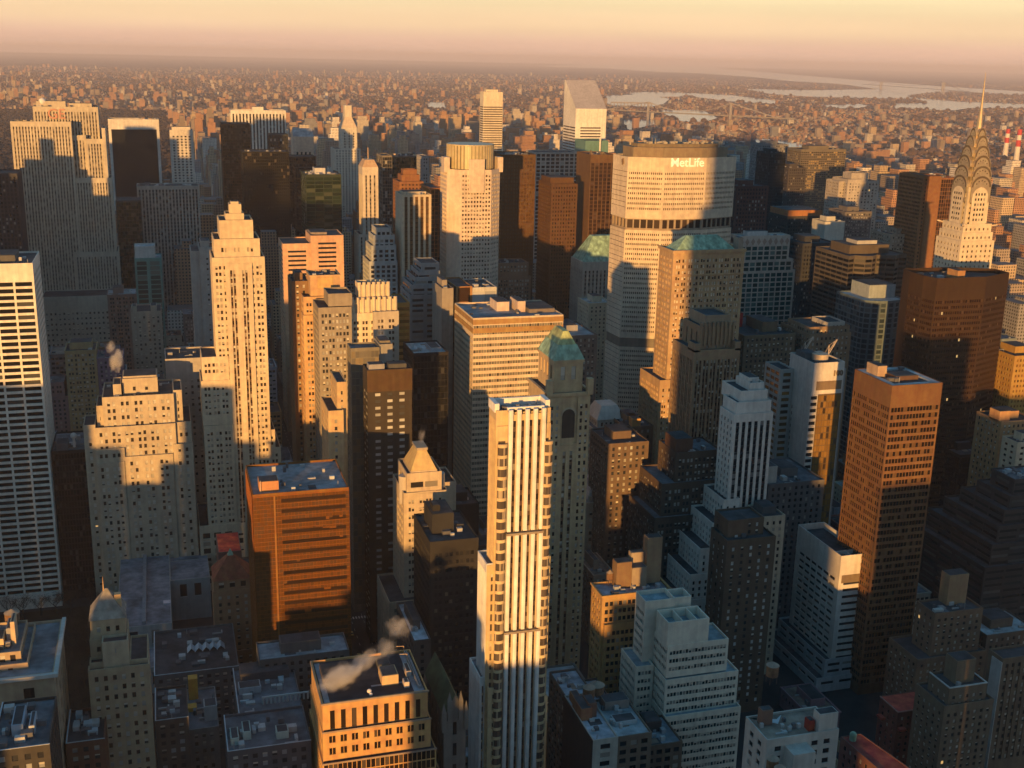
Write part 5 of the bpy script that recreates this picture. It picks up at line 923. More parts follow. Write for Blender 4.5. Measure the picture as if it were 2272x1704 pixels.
st = S(10, 3.6, 7, 4.4, 2, 5, 2, .8); b.t(400, -90, 1516, 119, 42, f=st); x0, x1, y0, y1, _, z = b.last; b.cornice(1.4, 1.3, (.5, .5, .48)); b.tm(x0+2, x1-9, y0+7, y1-4, 0, z_at(1470, x1-9, y0+7), S(7, 1.6, 5, 2.6, 2, 1.5)); b.tm(x0+3, x1-11.5, y0+11, y1-6, 0, z_at(1444, x1-11, y0+11), S(3.2, 1.8, 5, 3.0, 1, 1.2)); x0, x1, y0, y1, _, z = b.last
b.bulk(.77, .86, .3, .6, 8, (.55, .42, .28)).bulk(.66, .76, .35, .7, 5, (.3, .3, .3)).bulk(.3, .62, .2, .5, 3, (.6, .42, .24)).units(8); b.done(); HOT = (x0, x1, y0, y1, z)
# roofs between them at the bottom left
R5 = (('low block of grey roof sheds with ribbed skylights, left of the sandstone building', 512, 342, 1500, 530, 45, (.13, .14, .15)),
      ('low loft block with a dark flat roof and white parapet, below the ribbed skylights', 432, 344, 1600, 418, 26, (.10, .085, .075)),
      ('low block with a white arcade along its parapet, left of the sandstone building', 440, 530, 1588, 672, 40, (.12, .125, .13)),
      ('small low roof with a pale mint shed at the bottom, below the white arcade', 396, 505, 1668, 690, 26, (.12, .12, .13)),
      ('brick house with a dark flat roof and white roof edge, below the neo-gothic tower', 408, 146, 1650, 232, 24, (.18, .085, .055)),
      ('low roof with pale blue tanks at the bottom left corner', 352, -20, 1668, 110, 30, (.06, .055, .05)))
for i, (lb, Y, xa, ya, xb, dp, wc) in enumerate(R5):
    b = Bld('loft_building', lb, 'loft building', wall=wc, gm=pane((.03, .032, .036), (.4, .42, .44), frac=.3), roof=(ROOF_D, ROOF_D, ROOF_G, ROOF_G, ROOF_D, ROOF_G)[i])
    b.t(Y, xa, ya, xb, dp, f=S(3.4, 1.8, 3.6, 2.0, 1, 2.4)); x0, x1, y0, y1, _, z = b.last; RM = b.p('roof_rim', stone((.5, .54, .58)))
    RM.box(x0-.05, x1+.05, y0-.08, y0+.35, z+.004, z+.16); RM.box(x0-.05, x0+.4, y0+.36, y1, z+.004, z+.16); b.units(14, (.4, .46, .5), 4)
    if i == 0:
        for k in range(5): M = b.p1('ribbed_skylight', stone((.5, .55, .6))); u = x0+(x1-x0)*(.4+.09*k); M.poly([(u, y0+20, z-.9), (u+2, y0+20, z+1.3), (u+2, y0+26, z+1.3), (u, y0+26, z-.9)]); M.poly([(u+2, y0+20, z+1.3), (u+4, y0+20, z-.9), (u+4, y0+26, z-.9), (u+2, y0+26, z+1.3)])
    if i == 2:
        M = b.p('arcade', stone((.55, .58, .58)))
        for k in range(12): M.box(x0+10+k*1.7, x0+10.7+k*1.7, y0+8, y0+8.6, z-1, z+1.8)
        M.box(x0+10, x0+29.4, y0+8, y0+8.6, z+1.81, z+2.4); b.bulk(.05, .4, .45, .6, 2, (.4, .44, .48)).bulk(.1, .9, .7, .95, 3, (.09, .09, .1))
    if i == 3: b.bulk(.05, .15, .2, .5, 2, (.4, .5, .46)).bulk(.2, .3, .3, .6, 2.5, (.4, .5, .46)).bulk(.6, .75, .2, .4, 2, (.42, .52, .48))
    if i == 5: b.bulk(.3, .5, .3, .7, 3, (.36, .42, .5)).bulk(.6, .7, .3, .6, 2, (.4, .44, .5))
    b.done()
b = Bld('apartment_house', 'narrow loft house with a sunlit orange chimney stack, left of the white arcade', 'apartment house', wall=(.26, .25, .24), gm=G_MIX, roof=ROOF_G)
b.t(456, 418, 1620, 486, 34, f=S(3, 1.4)); x0, x1, y0, y1, _, z = b.last; C = b.p('chimney_stack', stone((.62, .32, .06))); C.box(x0+1, x0+5, y0+26, y0+30, z-1, z_at(1508, x0+1, y0+26)); C.box(x0-2, x0+4, y0+16, y0+20, z-1, z_at(1572, x0, y0+16)); b.bulk(.55, .98, .2, .4, 6, (.5, .5, .5)).units(5); b.done()
simple('office_block', 'low dark block with a pale flat roof at the foot of the orange bronze slab', 472, 575, 1465, 775, 17, (.12, .12, .12), S(3.4, 1.6), G_DARK, 'office block', rf((.24, .27, .3))).done()
simple('office_block', 'low building with a snow white roof at the foot of the gold pyramid tower', 470, 918, 1422, 956, 40, (.12, .1, .09), S(3.4, 1.6), G_DARK, 'office block', rf((.5, .55, .62))).done()
b = Bld('church_building', 'weathered grey gothic gable with pinnacles and a dark green roof, right of the sandstone building', 'church', wall=(.17, .16, .145), gm=G_DARK)
b.t(380, 985, 1592, 1034, 34, f=S(5, 1.5, 9, 5.5), roofon=False); x0, x1, y0, y1, _, z = b.last; xm = (x0+x1)/2; R = b.p('gable_roof', rf((.06, .09, .05))); W = b.p('wall', b.wall); R.poly([(x0, y0, z), (xm, y0, z+9), (xm, y1, z+9), (x0, y1, z)][::-1]); R.poly([(x1, y0, z), (x1, y1, z), (xm, y1, z+9), (xm, y0, z+9)]); W.poly([(x0, y0, z), (x1, y0, z), (xm, y0, z+9)])
for f_ in (0, .25, .75, 1): X = x0+(x1-x0)*f_; M = b.p1('pinnacle', b.wall); zz = z+(9-abs(f_-.5)*18 if 0 < f_ < 1 else 0); M.box(X-.8, X+.8, y0-.8, y0+.8, zz-6, zz+2); M.cone([(X-.8, y0-.8), (X+.8, y0-.8), (X+.8, y0+.8), (X-.8, y0+.8)], zz+2, (X, y0, zz+6))
b.done()
# water tanks on roofs
water_tank(LOFT[0]+9, LOFT[2]+30, LOFT[4]-1, 'squat wooden water tank standing left of its twin behind the rusty roof sheds', 2.6, 3.6)
water_tank(LOFT[1]+2.6, LOFT[2]+32, LOFT[4]-1.5, 'squat wooden water tank standing right of its twin behind the rusty roof sheds', 3.1, 3.6)
water_tank(ORB[0]+8, ORB[2]+12, ORB[4]-1, 'small lit water tank at the left end of the orange lit brick block roof', 1.6, 3.4)
water_tank(ORB[0]+12, ORB[2]+13, ORB[4]-1, 'small lit water tank second from the left end of the orange lit brick block roof', 1.6, 3.4)
water_tank(CREAM[0]+20, CREAM[2]+34, CREAM[4]-.8, 'dark wooden water tank on legs behind the gravel roof of the cream brick house', 2.2, 4)
water_tank(HOT[0]+(HOT[1]-HOT[0])*.7, HOT[3]-3, HOT[4]-1, 'lit round tank on the penthouse of the big classical block', 2.6, 3)
for i, (px, py, lb) in enumerate(((1716, 1674, 'upper one of two tan lidded water tanks below the cream brick house'), (1733, 1695, 'lower one of two tan lidded water tanks below the cream brick house'), (1348, 1700, 'wooden water tank lid at the bottom edge below the dark sided loft block'))):
    q = at_y(px, py, 286-6*i); water_tank(q[0], q[1], q[2]-8.5, lb, 1.9, 4.0, 3.0)
    B_ = Bld('loft_building', ('low dark loft under the upper tan lidded tank', 'low dark loft under the lower tan lidded tank', 'low dark loft under the tank lid at the bottom edge')[i], 'loft building', wall=(.09, .075, .06), gm=G_DARK); B_.tm(q[0]-4-i, q[0]+5, q[1]-2.7, q[1]+(2.6 if i < 2 else 6), 0, q[2]-7.5, S(3, 1.4)); B_.done()
q = at_y(163, 966, 707); DM = MB(); DM.ball(q[0], q[1], q[2]-.2, 1.9); DM.cyl(q[0], q[1], .8, TOPDISH[5]-1, q[2]-1.2, 8); tag(DM.build('radome', stone((.72, .66, .62)), None, (q[0], q[1], TOPDISH[5]-1)), 'white spherical antenna dome on the roof of the black glass block', 'antenna dome')
x0, x1, y0, y1, z = P100
for i, (fx, lb) in enumerate(((.35, 'pale steel derrick on the roof of the tower numbered 100, farther left of the pair'), (.85, 'pale steel derrick on the roof of the tower numbered 100, nearer right of the pair'))):
    o = empty('roof_derrick', (x0+(x1-x0)*fx, y1-4-i*10, z-1), lb, 'derrick'); cm = stone((.6, .5, .42))
    M = MB(); M.bar((0, 0, 0), (0, 0, 8), .25); M.build('mast', cm, o); M = MB(); M.bar((0, 0, 2), (6, 1, 11), .22); M.bar((-.6, .8, 2), (5.6, 1.4, 11), .18); M.build('boom', cm, o); M = MB(); M.bar((0, 0, 8), (6, 1, 11), .1); M.bar((0, 0, 8), (-4, 0, .2), .1); M.build('stay', cm, o)
# ---------------------------------------------------------------- the ground, water and far land
def sheet(name, pts, z, mt, kind='structure'):
    M = MB(); M.poly([(x, y, z) for x, y in pts]); return tag(M.build(name, mt), kind=kind)
def land(c1, c2, c3, sc_, rough=.95, name='land'):
    m, n, l, p = _base(name); tc = n.new('ShaderNodeTexCoord'); a = n.new('ShaderNodeTexNoise'); a.inputs['Scale'].default_value = sc_; a.inputs['Detail'].default_value = 9; a.inputs['Roughness'].default_value = .65
    r = n.new('ShaderNodeValToRGB'); r.color_ramp.elements[0].position = .35; r.color_ramp.elements[0].color = (*c1, 1); r.color_ramp.elements[1].position = .68; r.color_ramp.elements[1].color = (*c3, 1); e = r.color_ramp.elements.new(.5); e.color = (*c2, 1)
    l.new(tc.outputs['Object'], a.inputs['Vector']); l.new(a.outputs[0], r.inputs[0]); l.new(r.outputs[0], p.inputs['Base Color']); p.inputs['Roughness'].default_value = rough; p.inputs['Specular IOR Level'].default_value = .1; return m
GA = math.tan(YAW)
sheet('ground', [(-30000, -8000), (60000, -8000), (90000, 90000), (-30000, 90000)], 0, land((.09, .07, .06), (.16, .11, .09), (.26, .18, .14), .006, name='far_land'))
sheet('street_asphalt', [(-1200, -400), (1500, -400), (1500, 2035), (-1200, 2035)], .004, land((.03, .03, .032), (.045, .045, .047), (.06, .06, .06), .05, name='asphalt'))
def pg(pts, z=0.0): return [tuple(at_g(px, py, z)[:2]) for px, py in pts]
_wm, _n, _l, _p = _base('water'); _p.inputs['Base Color'].default_value = (.16, .2, .2, 1); _p.inputs['Roughness'].default_value = .12; _p.inputs['Specular IOR Level'].default_value = .6
_t = _n.new('ShaderNodeTexNoise'); _t.inputs['Scale'].default_value = .05; _bm = _n.new('ShaderNodeBump'); _bm.inputs['Strength'].default_value = .04; _bm.inputs['Distance'].default_value = 1; _tc = _n.new('ShaderNodeTexCoord'); _l.new(_tc.outputs['Object'], _t.inputs['Vector']); _l.new(_t.outputs[0], _bm.inputs['Height']); _l.new(_bm.outputs[0], _p.inputs['Normal'])
WATER = [[(1188, 146), (1330, 143.5), (1400, 143), (1560, 148), (1740, 164), (1897, 177), (2079, 191), (2272, 203), (2300, 205), (2300, 214), (2272, 212), (2110, 202), (1943, 197), (1862, 186), (1753, 180), (1672, 171), (1560, 163), (1450, 159), (1350, 152), (1240, 149)],
 [(1660, 197), (1740, 199), (1800, 200), (1943, 198), (2060, 199), (2110, 203), (2040, 208), (2012, 213), (2030, 219), (1940, 218), (1860, 216), (1780, 214), (1706, 208), (1660, 201)],
 [(2022, 217), (2130, 226), (2272, 231), (2300, 232), (2300, 241), (2272, 240), (2150, 240), (2115, 245), (1985, 241), (1985, 229), (2060, 229)],
 [(1820, 233), (1910, 231), (1930, 236), (1895, 241), (1840, 240)], [(1500, 205), (1620, 211), (1720, 223), (1725, 231), (1620, 225), (1540, 215)],
 [(1345, 212), (1405, 210), (1391, 204), (1505, 205), (1534, 208), (1505, 215), (1459, 215), (1486, 219), (1472, 231), (1445, 237), (1359, 234), (1342, 227)],
 [(1467, 244), (1560, 245), (1592, 262), (1563, 271), (1515, 270), (1480, 258)], [(1384, 266), (1450, 265), (1452, 276), (1398, 289), (1384, 282)],
 [(1640, 306), (1720, 310), (1783, 321), (1785, 341), (1720, 338), (1685, 322)], [(948, 228), (985, 227), (990, 241), (950, 243)]]
WP_ = []; WPX = [np.array(w_, float) for w_ in WATER]
for i, w_ in enumerate(WATER):
    g = pg(w_); WP_.append(np.array(g)); sheet('water', g, .8+.05*i, _wm)
def in_poly(x, y, P):
    c = False; n = len(P); j = n-1
    for i in range(n):
        if (P[i, 1] > y) != (P[j, 1] > y) and x < (P[j, 0]-P[i, 0])*(y-P[i, 1])/(P[j, 1]-P[i, 1])+P[i, 0]: c = not c
        j = i
    return c
wooded = land((.018, .014, .011), (.035, .025, .018), (.06, .045, .03), .02, name='woods')
PARK = [(-1200, 2048), (62, 2048), (62, 7000), (-1200, 7000)]
sheet('park_ground', PARK, .05, wooded)
# far woods and islands as low bumpy ground cover
def clumps(name, pts_fn, n, r0, r1, mt):
    M = MB(); base = []
    for i in range(n):
        x, y = pts_fn(); r = random.uniform(r0, r1); h = r*random.uniform(.7, 1.2); k = 6; a0 = random.random()*6
        ring0 = [(x+r*math.cos(a0+t*math.pi*2/k), y+r*math.sin(a0+t*math.pi*2/k), 1) for t in range(k)]; ring1 = [(x+r*.75*random.uniform(.7, 1.2)*math.cos(a0+t*math.pi*2/k), y+r*.75*math.sin(a0+t*math.pi*2/k), h*random.uniform(.6, .9)) for t in range(k)]
        for t in range(k): M.quads([[ring0[t], ring0[(t+1) % k], ring1[(t+1) % k], ring1[t]]]); M.poly([ring1[t], ring1[(t+1) % k], (x, y, h*1.1)])
    return tag(M.build(name, mt), kind='stuff')
def park_pt(): return random.uniform(-900, 55), random.uniform(2060, 6950)
clumps('park_trees', park_pt, 8000, 4, 10, stone((.05, .035, .025), .95, .5, .02, 0, name='bare_woods'))
# ---------------------------------------------------------------- filler city
BOXES = [f for f in FOOT]
def blocked(x0, x1, y0, y1, g=1.5):
    for f in FOOT:
        if x0 < f[1]+g and x1 > f[0]-g and y0 < f[3]+g and y1 > f[2]-g: return True
    return False
XL = lambda y: y*math.tan(YAW-math.radians(24.6))-25
XR = lambda y: y*math.tan(YAW+math.radians(24.6))+25
HUES = [((.30, .17, .11), 'brick red'), ((.36, .28, .19), 'tan'), ((.24, .20, .17), 'grey brown'), ((.42, .38, .32), 'cream'), ((.20, .20, .21), 'slate grey'), ((.50, .47, .43), 'off white'), ((.34, .20, .12), 'orange brown')]
lots = []
ave = [-820, -520, -213, 98, 245, 385, 520, 650, 810, 970, 1130, 1300, 1480, 1660, 1850, 2050, 2250, 2450]
y = 372.0; row = 0
while y < 4300:
    for k in range(len(ave)-1):
        a, b_ = ave[k]+12, ave[k+1]-12
        for half in (0, 1):
            ya = y+half*31; x = a
            while x < b_-10:
                w_ = random.uniform(16, 34) if y < 2000 else random.uniform(18, 40); w_ = min(w_, b_-x)
                x2 = x+w_
                if w_ > 9 and x2 > XL(ya) and x < min(XR(ya), 1500+.25*ya if ya > 1900 else 9e9) and not (ya > 2030 and x < 62 and ya < 5600):
                    lots.append((x, x2-.3, ya, ya+30.4+random.uniform(-3, 0)))
                x = x2
    y += 80.4
def fill_height(x, y):
    r = random.random()
    if y < 560: return random.uniform(14, 34)
    if y < 900: return random.uniform(16, 46)
    if y < 1500: return random.uniform(35, 95) if (x > 430 and r < .85) else random.uniform(22, 75) if r < .85 else random.uniform(75, 125)
    if y < 2100: return random.uniform(30, 90) if r < .75 else random.uniform(90, 140)
    if x > 1450: return random.uniform(8, 26) if r < .93 else random.uniform(26, 60)
    return random.uniform(20, 58) if r < .55 else (random.uniform(58, 95) if r < .87 else random.uniform(95, 140))
LAND = [('the white banded tower', 1090, 205), ('the slope-roofed white tower', 1300, 210), ('the lozenge-shaped slab', 1500, 340), ('the steel-crowned spire', 2170, 330), ('the white striped marble slab', 573, 250), ('the black framed slab', 295, 265), ('the limestone slab with radome', 130, 240), ('the octagonal tower', 1052, 330), ('the slender cream pyramid tower', 773, 270), ('the golden banded apartment tower', 1828, 335), ('the golden striped pale tower', 1906, 400), ('the gabled pink granite tower', 672, 295), ('the diamond crowned tower', 1690, 520), ('the wavy banded building', 1945, 560), ('the gold pyramid tower', 940, 1000), ('the orange bronze slab', 660, 1090), ('the copper-roofed brown tower', 1575, 560), ('the tower numbered 100', 1840, 800), ('the rust brown tower', 2000, 850), ('the slender buff tower', 525, 470), ('the tan stepped tower', 310, 860), ('the cream banded building', 1130, 700), ('the salmon pink slab', 690, 530), ('the huge brown octagon', 2120, 620), ('the black piered amber tower', 920, 430)]
cand = []; rest = []
for (x0, x1, y0, y1) in lots:
    if blocked(x0, x1, y0, y1) or (x1 > -190 and x0 < -36 and y0 < 690 and y1 > 470): continue
    h = fill_height((x0+x1)/2, y0) if not (175 < x0 < 345 and y0 < 520) else random.uniform(7, 15)
    c = ((x0+x1)/2, y0, h); px, py = proj(c)
    if py > 1720 or px < -30 or px > 2300: continue
    if any(in_poly((x0+x1)/2, y0, P) for P in WP_): continue
    if any(in_poly(px, py+2, P) for P in WPX) and random.random() < .9: continue
    for P in WPX[5:9]:
        if P[:, 0].min()-40 < px < P[:, 0].max()+40 and py < P[:, 1].max() and proj((c[0], c[1], 0))[1] > P[:, 1].min(): h = min(h, z_at(P[:, 1].max()+3, c[0], c[1]))
    if h < 6: continue
    c = (c[0], c[1], h); px, py = proj(c)
    d = math.hypot(*c[:2]); cand.append((d, x0, x1, y0, y1, h, px, py))
cand.sort()
# keep the frame's named towers clear: a filler may not rise over the pixels of a named roof behind it
def clear(px, py, d, wpx):
    for (qx, qy, lb) in PIX: pass
    return True
named = {}
NI = 290; CAP = {}
fst = [S(3.4, 1.5, 3.5, 1.9, 1.2, 3, 1, .25), S(4.8, 1.4, 3.6, 2.0, 1.2, 3, 1, .25, 2, .7), S(3.0, 2.4, 3.8, 1.9, .8, 3, 1, .25)]
big = [c for c in cand if c[0] < 2600]; pick = big[:NI]; rest = big[NI:]+[c for c in cand if c[0] >= 2600]
LAB = []
for (d, x0, x1, y0, y1, h, px, py) in pick:
    col, cn = random.choice(HUES if d > 640 else [HUES[i] for i in (0, 2, 4, 6, 1)]); lm_ = min(LAND, key=lambda L: (L[1]-px)**2+((L[2]-py)*1.6)**2)
    dx, dy = px-lm_[1], py-lm_[2]
    rel = ('left of' if dx < 0 else 'right of') if abs(dx) > abs(dy)*.8 else ('below' if dy > 0 else 'beyond')
    sz = 'low' if h < 26 else 'mid-rise' if h < 55 else 'tall'; wd = 'narrow' if x1-x0 < 20 else 'broad' if x1-x0 > 28 else 'plain'
    LAB.append([f'{sz} {wd} {cn} block {rel} {lm_[0]}', px, col, sz])
cnt = {}
for L in LAB: cnt.setdefault(L[0], []).append(L)
ORD = ['leftmost', 'second from left', 'third from left', 'fourth from left', 'fifth from left', 'sixth from left', 'seventh from left']
for lb, Ls in cnt.items():
    if len(Ls) > 1:
        Ls.sort(key=lambda L: L[1])
        for i, L in enumerate(Ls): L[0] = f'{lb}, {ORD[min(i, 6)]}'
for L, (d, x0, x1, y0, y1, h, px, py) in zip(LAB, pick):
    b = Bld('apartment_tower' if h > 55 else 'city_block', L[0], 'building', wall=tuple(c*random.uniform(.8, 1.15) for c in L[2]), gm=random.choice([G_MIX, G_MIX, G_DARK, G_BLIND]), roof=random.choice([ROOF_D, ROOF_D, ROOF_G, ROOF_P, ROOF_B]), group='city blocks filling the streets between the towers')
    b.tm(x0, x1, y0, y1, 0, h, random.choice(fst)); b.cornice(.35, .8)
    if random.random() < .7: b.bulk(*sorted((random.uniform(.05, .4), random.uniform(.5, .9))), .3, .8, random.uniform(2.5, 6))
    if random.random() < .25 and h > 40: b.tm(x0+2, x1-2, y0+2, y1-2, h-1, h+random.uniform(6, 14), random.choice(fst))
    b.units(random.randint(2, 6)); b.done(5.0)
# the rest of the city, nobody could count: boxes in a few masonry colours
MS = [MB() for _ in HUES]
def far_wall(c):
    m = stone(c, .9, .2, .021, 0, name='far_masonry'); n, l = m.node_tree.nodes, m.node_tree.links; p = n['Principled BSDF']; src = p.inputs['Base Color'].links[0].from_socket
    g = n.new('ShaderNodeNewGeometry'); sn = n.new('ShaderNodeSeparateXYZ'); sp = n.new('ShaderNodeSeparateXYZ'); l.new(g.outputs['Normal'], sn.inputs[0]); l.new(g.outputs['Position'], sp.inputs[0])
    def M_(op, a, b=None):
        q = n.new('ShaderNodeMath'); q.operation = op
        for i, v in enumerate((a, b)):
            if v is None: continue
            if isinstance(v, (int, float)): q.inputs[i].default_value = v
            else: l.new(v, q.inputs[i])
        return q.outputs[0]
    ax = M_('GREATER_THAN', M_('ABSOLUTE', sn.outputs[0]), .5); mx = n.new('ShaderNodeMix'); l.new(ax, mx.inputs[0]); l.new(sp.outputs[0], mx.inputs[2]); l.new(sp.outputs[1], mx.inputs[3])
    wu = M_('GREATER_THAN', M_('FRACT', M_('DIVIDE', mx.outputs[0], 3.4)), .52); wz = M_('GREATER_THAN', M_('FRACT', M_('DIVIDE', sp.outputs[2], 3.5)), .48); up = M_('GREATER_THAN', sn.outputs[2], .5)
    wm = M_('MULTIPLY', M_('MULTIPLY', wu, wz), M_('SUBTRACT', 1, up))
    c1 = n.new('ShaderNodeMix'); c1.data_type = 'RGBA'; l.new(wm, c1.inputs[0]); l.new(src, c1.inputs[6]); c1.inputs[7].default_value = (.03, .028, .03, 1)
    c2 = n.new('ShaderNodeMix'); c2.data_type = 'RGBA'; l.new(up, c2.inputs[0]); l.new(c1.outputs[2], c2.inputs[6]); c2.inputs[7].default_value = (.14, .135, .14, 1); l.new(c2.outputs[2], p.inputs['Base Color']); return m
FB = [far_wall(tuple(min(.7, v*1.35) for v in c)) for c, n in HUES]
for (d, x0, x1, y0, y1, h, px, py) in rest:
    k = random.choices(range(7), (4, 3, 3, 2, 2, 2, 3))[0]; MS[k].box(x0, x1, y0, y1, 0, h)
    if random.random() < .5: a = random.uniform(.1, .5); MS[k].box(x0+(x1-x0)*a, x0+(x1-x0)*(a+.35), y0+5, y1-6, h-.5, h+random.uniform(3, 8))
    if h > 60 and random.random() < .5: MS[k].box(x0+4, x1-4, y0+4, y1-4, h-.5, h+random.uniform(8, 20))
def scatter(n, X, Y, wlo, whi, hfun):
    """many small boxes at once, none on water or in the park"""
    keep = ~((X < 62) & (Y < 7000))
    for P in WP_:
        xa, ya = P.min(0); xb, yb = P.max(0); idx = np.where(keep & (X > xa-40) & (X < xb+40) & (Y > ya-40) & (Y < yb+40))[0]
        for i in idx:
            if in_poly(X[i], Y[i]+20, P) or in_poly(X[i], Y[i], P) or in_poly(X[i], Y[i]+60, P): keep[i] = False
    n = len(X); H = hfun(n, X, Y); dd = np.stack([X, Y, H-CAMZ], 1); zz = dd @ FW; PXs, PYs = CX+F*(dd @ RT)/zz, CY-F*(dd @ UP)/zz
    for P in WPX:
        xa, ya = P.min(0); xb, yb = P.max(0); idx = np.where(keep & (PXs > xa) & (PXs < xb) & (PYs+1 > ya) & (PYs+1 < yb))[0]
        for i in idx:
            if in_poly(PXs[i], PYs[i]+1, P): keep[i] = False
    X, Y, H = X[keep], Y[keep], H[keep]; n = len(X); W, D = RNG.uniform(wlo, whi, n), RNG.uniform(wlo, whi, n); tall = H > 26; W[tall] = RNG.uniform(16, 34, tall.sum()); D[tall] = 18
    ck = RNG.choice(7, n, p=np.array((6, 4, 4, 1.5, 2, 1, 5.5))/24)
    x0, x1, y0, y1 = X-W/2, X+W/2, Y, Y+D; z = np.zeros(n)
    c = lambda *a: np.stack(a, -1)
    Q = np.stack([np.stack([c(x0, y0, z), c(x1, y0, z), c(x1, y0, H), c(x0, y0, H)], 1), np.stack([c(x1, y0, z), c(x1, y1, z), c(x1, y1, H), c(x1, y0, H)], 1), np.stack([c(x0, y1, z), c(x0, y0, z), c(x0, y0, H), c(x0, y1, H)], 1), np.stack([c(x0, y0, H), c(x1, y0, H), c(x1, y1, H), c(x0, y1, H)], 1)], 1)
    for k in range(7): MS[k].quads(Q[ck == k])
def patchy(X, Y): return .5+.5*np.sin(X/610+1.3*np.sin(Y/830))*np.cos(Y/540+.9*np.sin(X/470))
def hf(n, X, Y):
    r = RNG.random(n); e = X > .42*Y; h = RNG.uniform(4.5, 9.5, n); a = np.where(e, .94, .85); b = np.where(e, .988, .965)
    h = np.where(r > a, RNG.uniform(10, 22, n), h); h = np.where(r > b, RNG.uniform(28, 62, n)*np.where(e, .8, 1), h); return h
def wood_pt():
    while True:
        a = YAW+math.radians(random.uniform(-25, 25)); d = 3000+15000*random.random()**1.4; x, y = d*math.sin(a), d*math.cos(a)
        if (y > 4300 or x > 1500+.25*y) and not (x < 62 and y < 7000) and .5+.5*math.sin(x/610+1.3*math.sin(y/830))*math.cos(y/540+.9*math.sin(x/470)) < random.random()*1.1 and not any(in_poly(x, y, P) or in_poly(x, y+50, P) for P in WP_): return x, y
clumps('far_woods', wood_pt, 9000, 7, 24, stone((.10, .066, .052), .95, .5, .02, 0, name='bare_woods'))
n = 78000; px = RNG.uniform(-20, 2292, n); u = RNG.random(n); py = 130+(px-1136)*.0227+7+(330-130)*u**1.7
dv = FW[None]+RT[None]*((px-CX)/F)[:, None]+UP[None]*((CY-py)/F)[:, None]; t = -CAMZ/dv[:, 2]; X, Y = dv[:, 0]*t, dv[:, 1]*t
ok = (Y < 24000) & ((Y > 4300) | ((X > 1500+.25*Y) & (Y > 1700))) & (RNG.random(n) < .25+.95*patchy(X, Y)); X, Y = X[ok], Y[ok]
scatter(len(X), X, Y, 6, 15, hf)
a = YAW+np.radians(RNG.uniform(-25, 25, 16000)); d = RNG.uniform(2100, 8000, 16000); X, Y = d*np.sin(a), d*np.cos(a); ok = ((Y > 4300) | ((X > 1500+.25*Y) & (Y > 1700))) & (RNG.random(16000) < .3+.9*patchy(X, Y)); scatter(0, X[ok], Y[ok], 7, 16, hf)
for k, M in enumerate(MS):
    o = M.build('far_city', FB[k]); o['kind'] = 'stuff'
# ---------------------------------------------------------------- the tower the view is taken from, and unseen blocks added to cast shade
b = Bld('skyscraper', 'setback limestone skyscraper with a mast, the one the view is taken from', wall=LIME, gm=G_MIX)
es = S(5.6, 1.4, 3.8, 2.0, 1.5, 4, 2, .3, 2, .6)
b.tm(-29, 29, -43, -1.5, 0, 319.2, es, par=.2); b.tm(-34, 34, -48, 3, 0, 268, es); b.tm(-48, 40, -54, 8, 0, 110, es)
M = b.p('mooring_mast', STEEL); M.cyl(0, -22, 8, 319, 366, 12, 7); M.cyl(0, -22, 6, 366, 381, 12, 3); b.p('antenna_mast', STEEL).cyl(0, -22, 1.4, 381, 443, 8, .4)
b.done(9e9)
SA, CA, TE = math.sin(math.radians(27.6)), math.cos(math.radians(27.6)), math.tan(SUN_EL)
OCC = [(-1520, -1380, 262, 1560), (-1380, -1240, 292, 1500), (-1240, -1110, 270, 1560), (-1110, -1000, 298, 1450), (-1000, -915, 280, 1420), (-745, -700, 252, 930), (-700, -688, 256, 925), (-688, -674, 277, 930), (-674, -662, 297, 925), (-662, -646, 281, 930), (-646, -634, 262, 925), (-634, -622, 243, 930), (-622, -560, 262, 900), (-560, -470, 222, 700), (-470, -421, 212, 620),
 (-915, -876, 306, 1300), (-876, -852, 290, 1320), (-852, -838, 262, 1290), (-838, -802, 317, 1300), (-802, -745, 324, 1200),
 (-421, -390, 171, 260), (-390, -362, 170, 300), (-362, -346, 131, 260), (-346, -328, 108, 290), (-328, -317, 120, 260), (-317, -288, 166, 280), (-288, -277, 131, 200), (-277, -250, 121, 160), (-250, -231, 129, 120), (-231, -212, 141, 100),
 (-212, -196, 86, -40), (-196, -172, 98, -70), (-172, -140, 105, -40), (-140, -107, 82, -80), (-107, -90, 126, -40), (-90, -62, 109, -80), (-62, -36, 94, -60), (47, 60, 128, -30), (60, 79, 84, -60), (79, 112, 151, -30), (112, 156, 196, 60), (156, 215, 153, -30)]
for s0, s1, T, y in OCC:  # unseen blocks added as shadow casters, heights fitted to the wanted shade line
    ds = s1-s0; dy = min(24, (ds*.5)/SA); wx = (ds-dy*SA)/CA
    x0 = (s0+(y+dy)*SA)/CA; al = (x0+wx/2)*SA+(y+dy/2)*CA; h = T-al*TE
    b = Bld('office_tower', 'unseen block added on the sunset side to cast shade over the streets', wall=random.choice([LIME, TAN, BROWN, BRICK]), group='unseen blocks added to shade the streets')
    b.tm(x0, x0+wx, y, y+dy, 0, h, S(3.6, 1.5, 3.8, 2.0, .6, 3, 1, .25)); b.done(9e9)
# ---------------------------------------------------------------- air
hz = MB(); hz.box(-28000, 60000, -1500, 60000, -2, 470, True); hm = bpy.data.materials.new('haze'); hm.use_nodes = True; n = hm.node_tree.nodes; n.clear()
pv = n.new('ShaderNodeVolumePrincipled'); pv.inputs['Color'].default_value = (.99, .92, .97, 1); pv.inputs['Density'].default_value = HAZE; pv.inputs['Anisotropy'].default_value = 0.0
ho = n.new('ShaderNodeOutputMaterial'); hm.node_tree.links.new(pv.outputs[0], ho.inputs['Volume'])
tag(hz.build('haze', hm), kind='stuff')
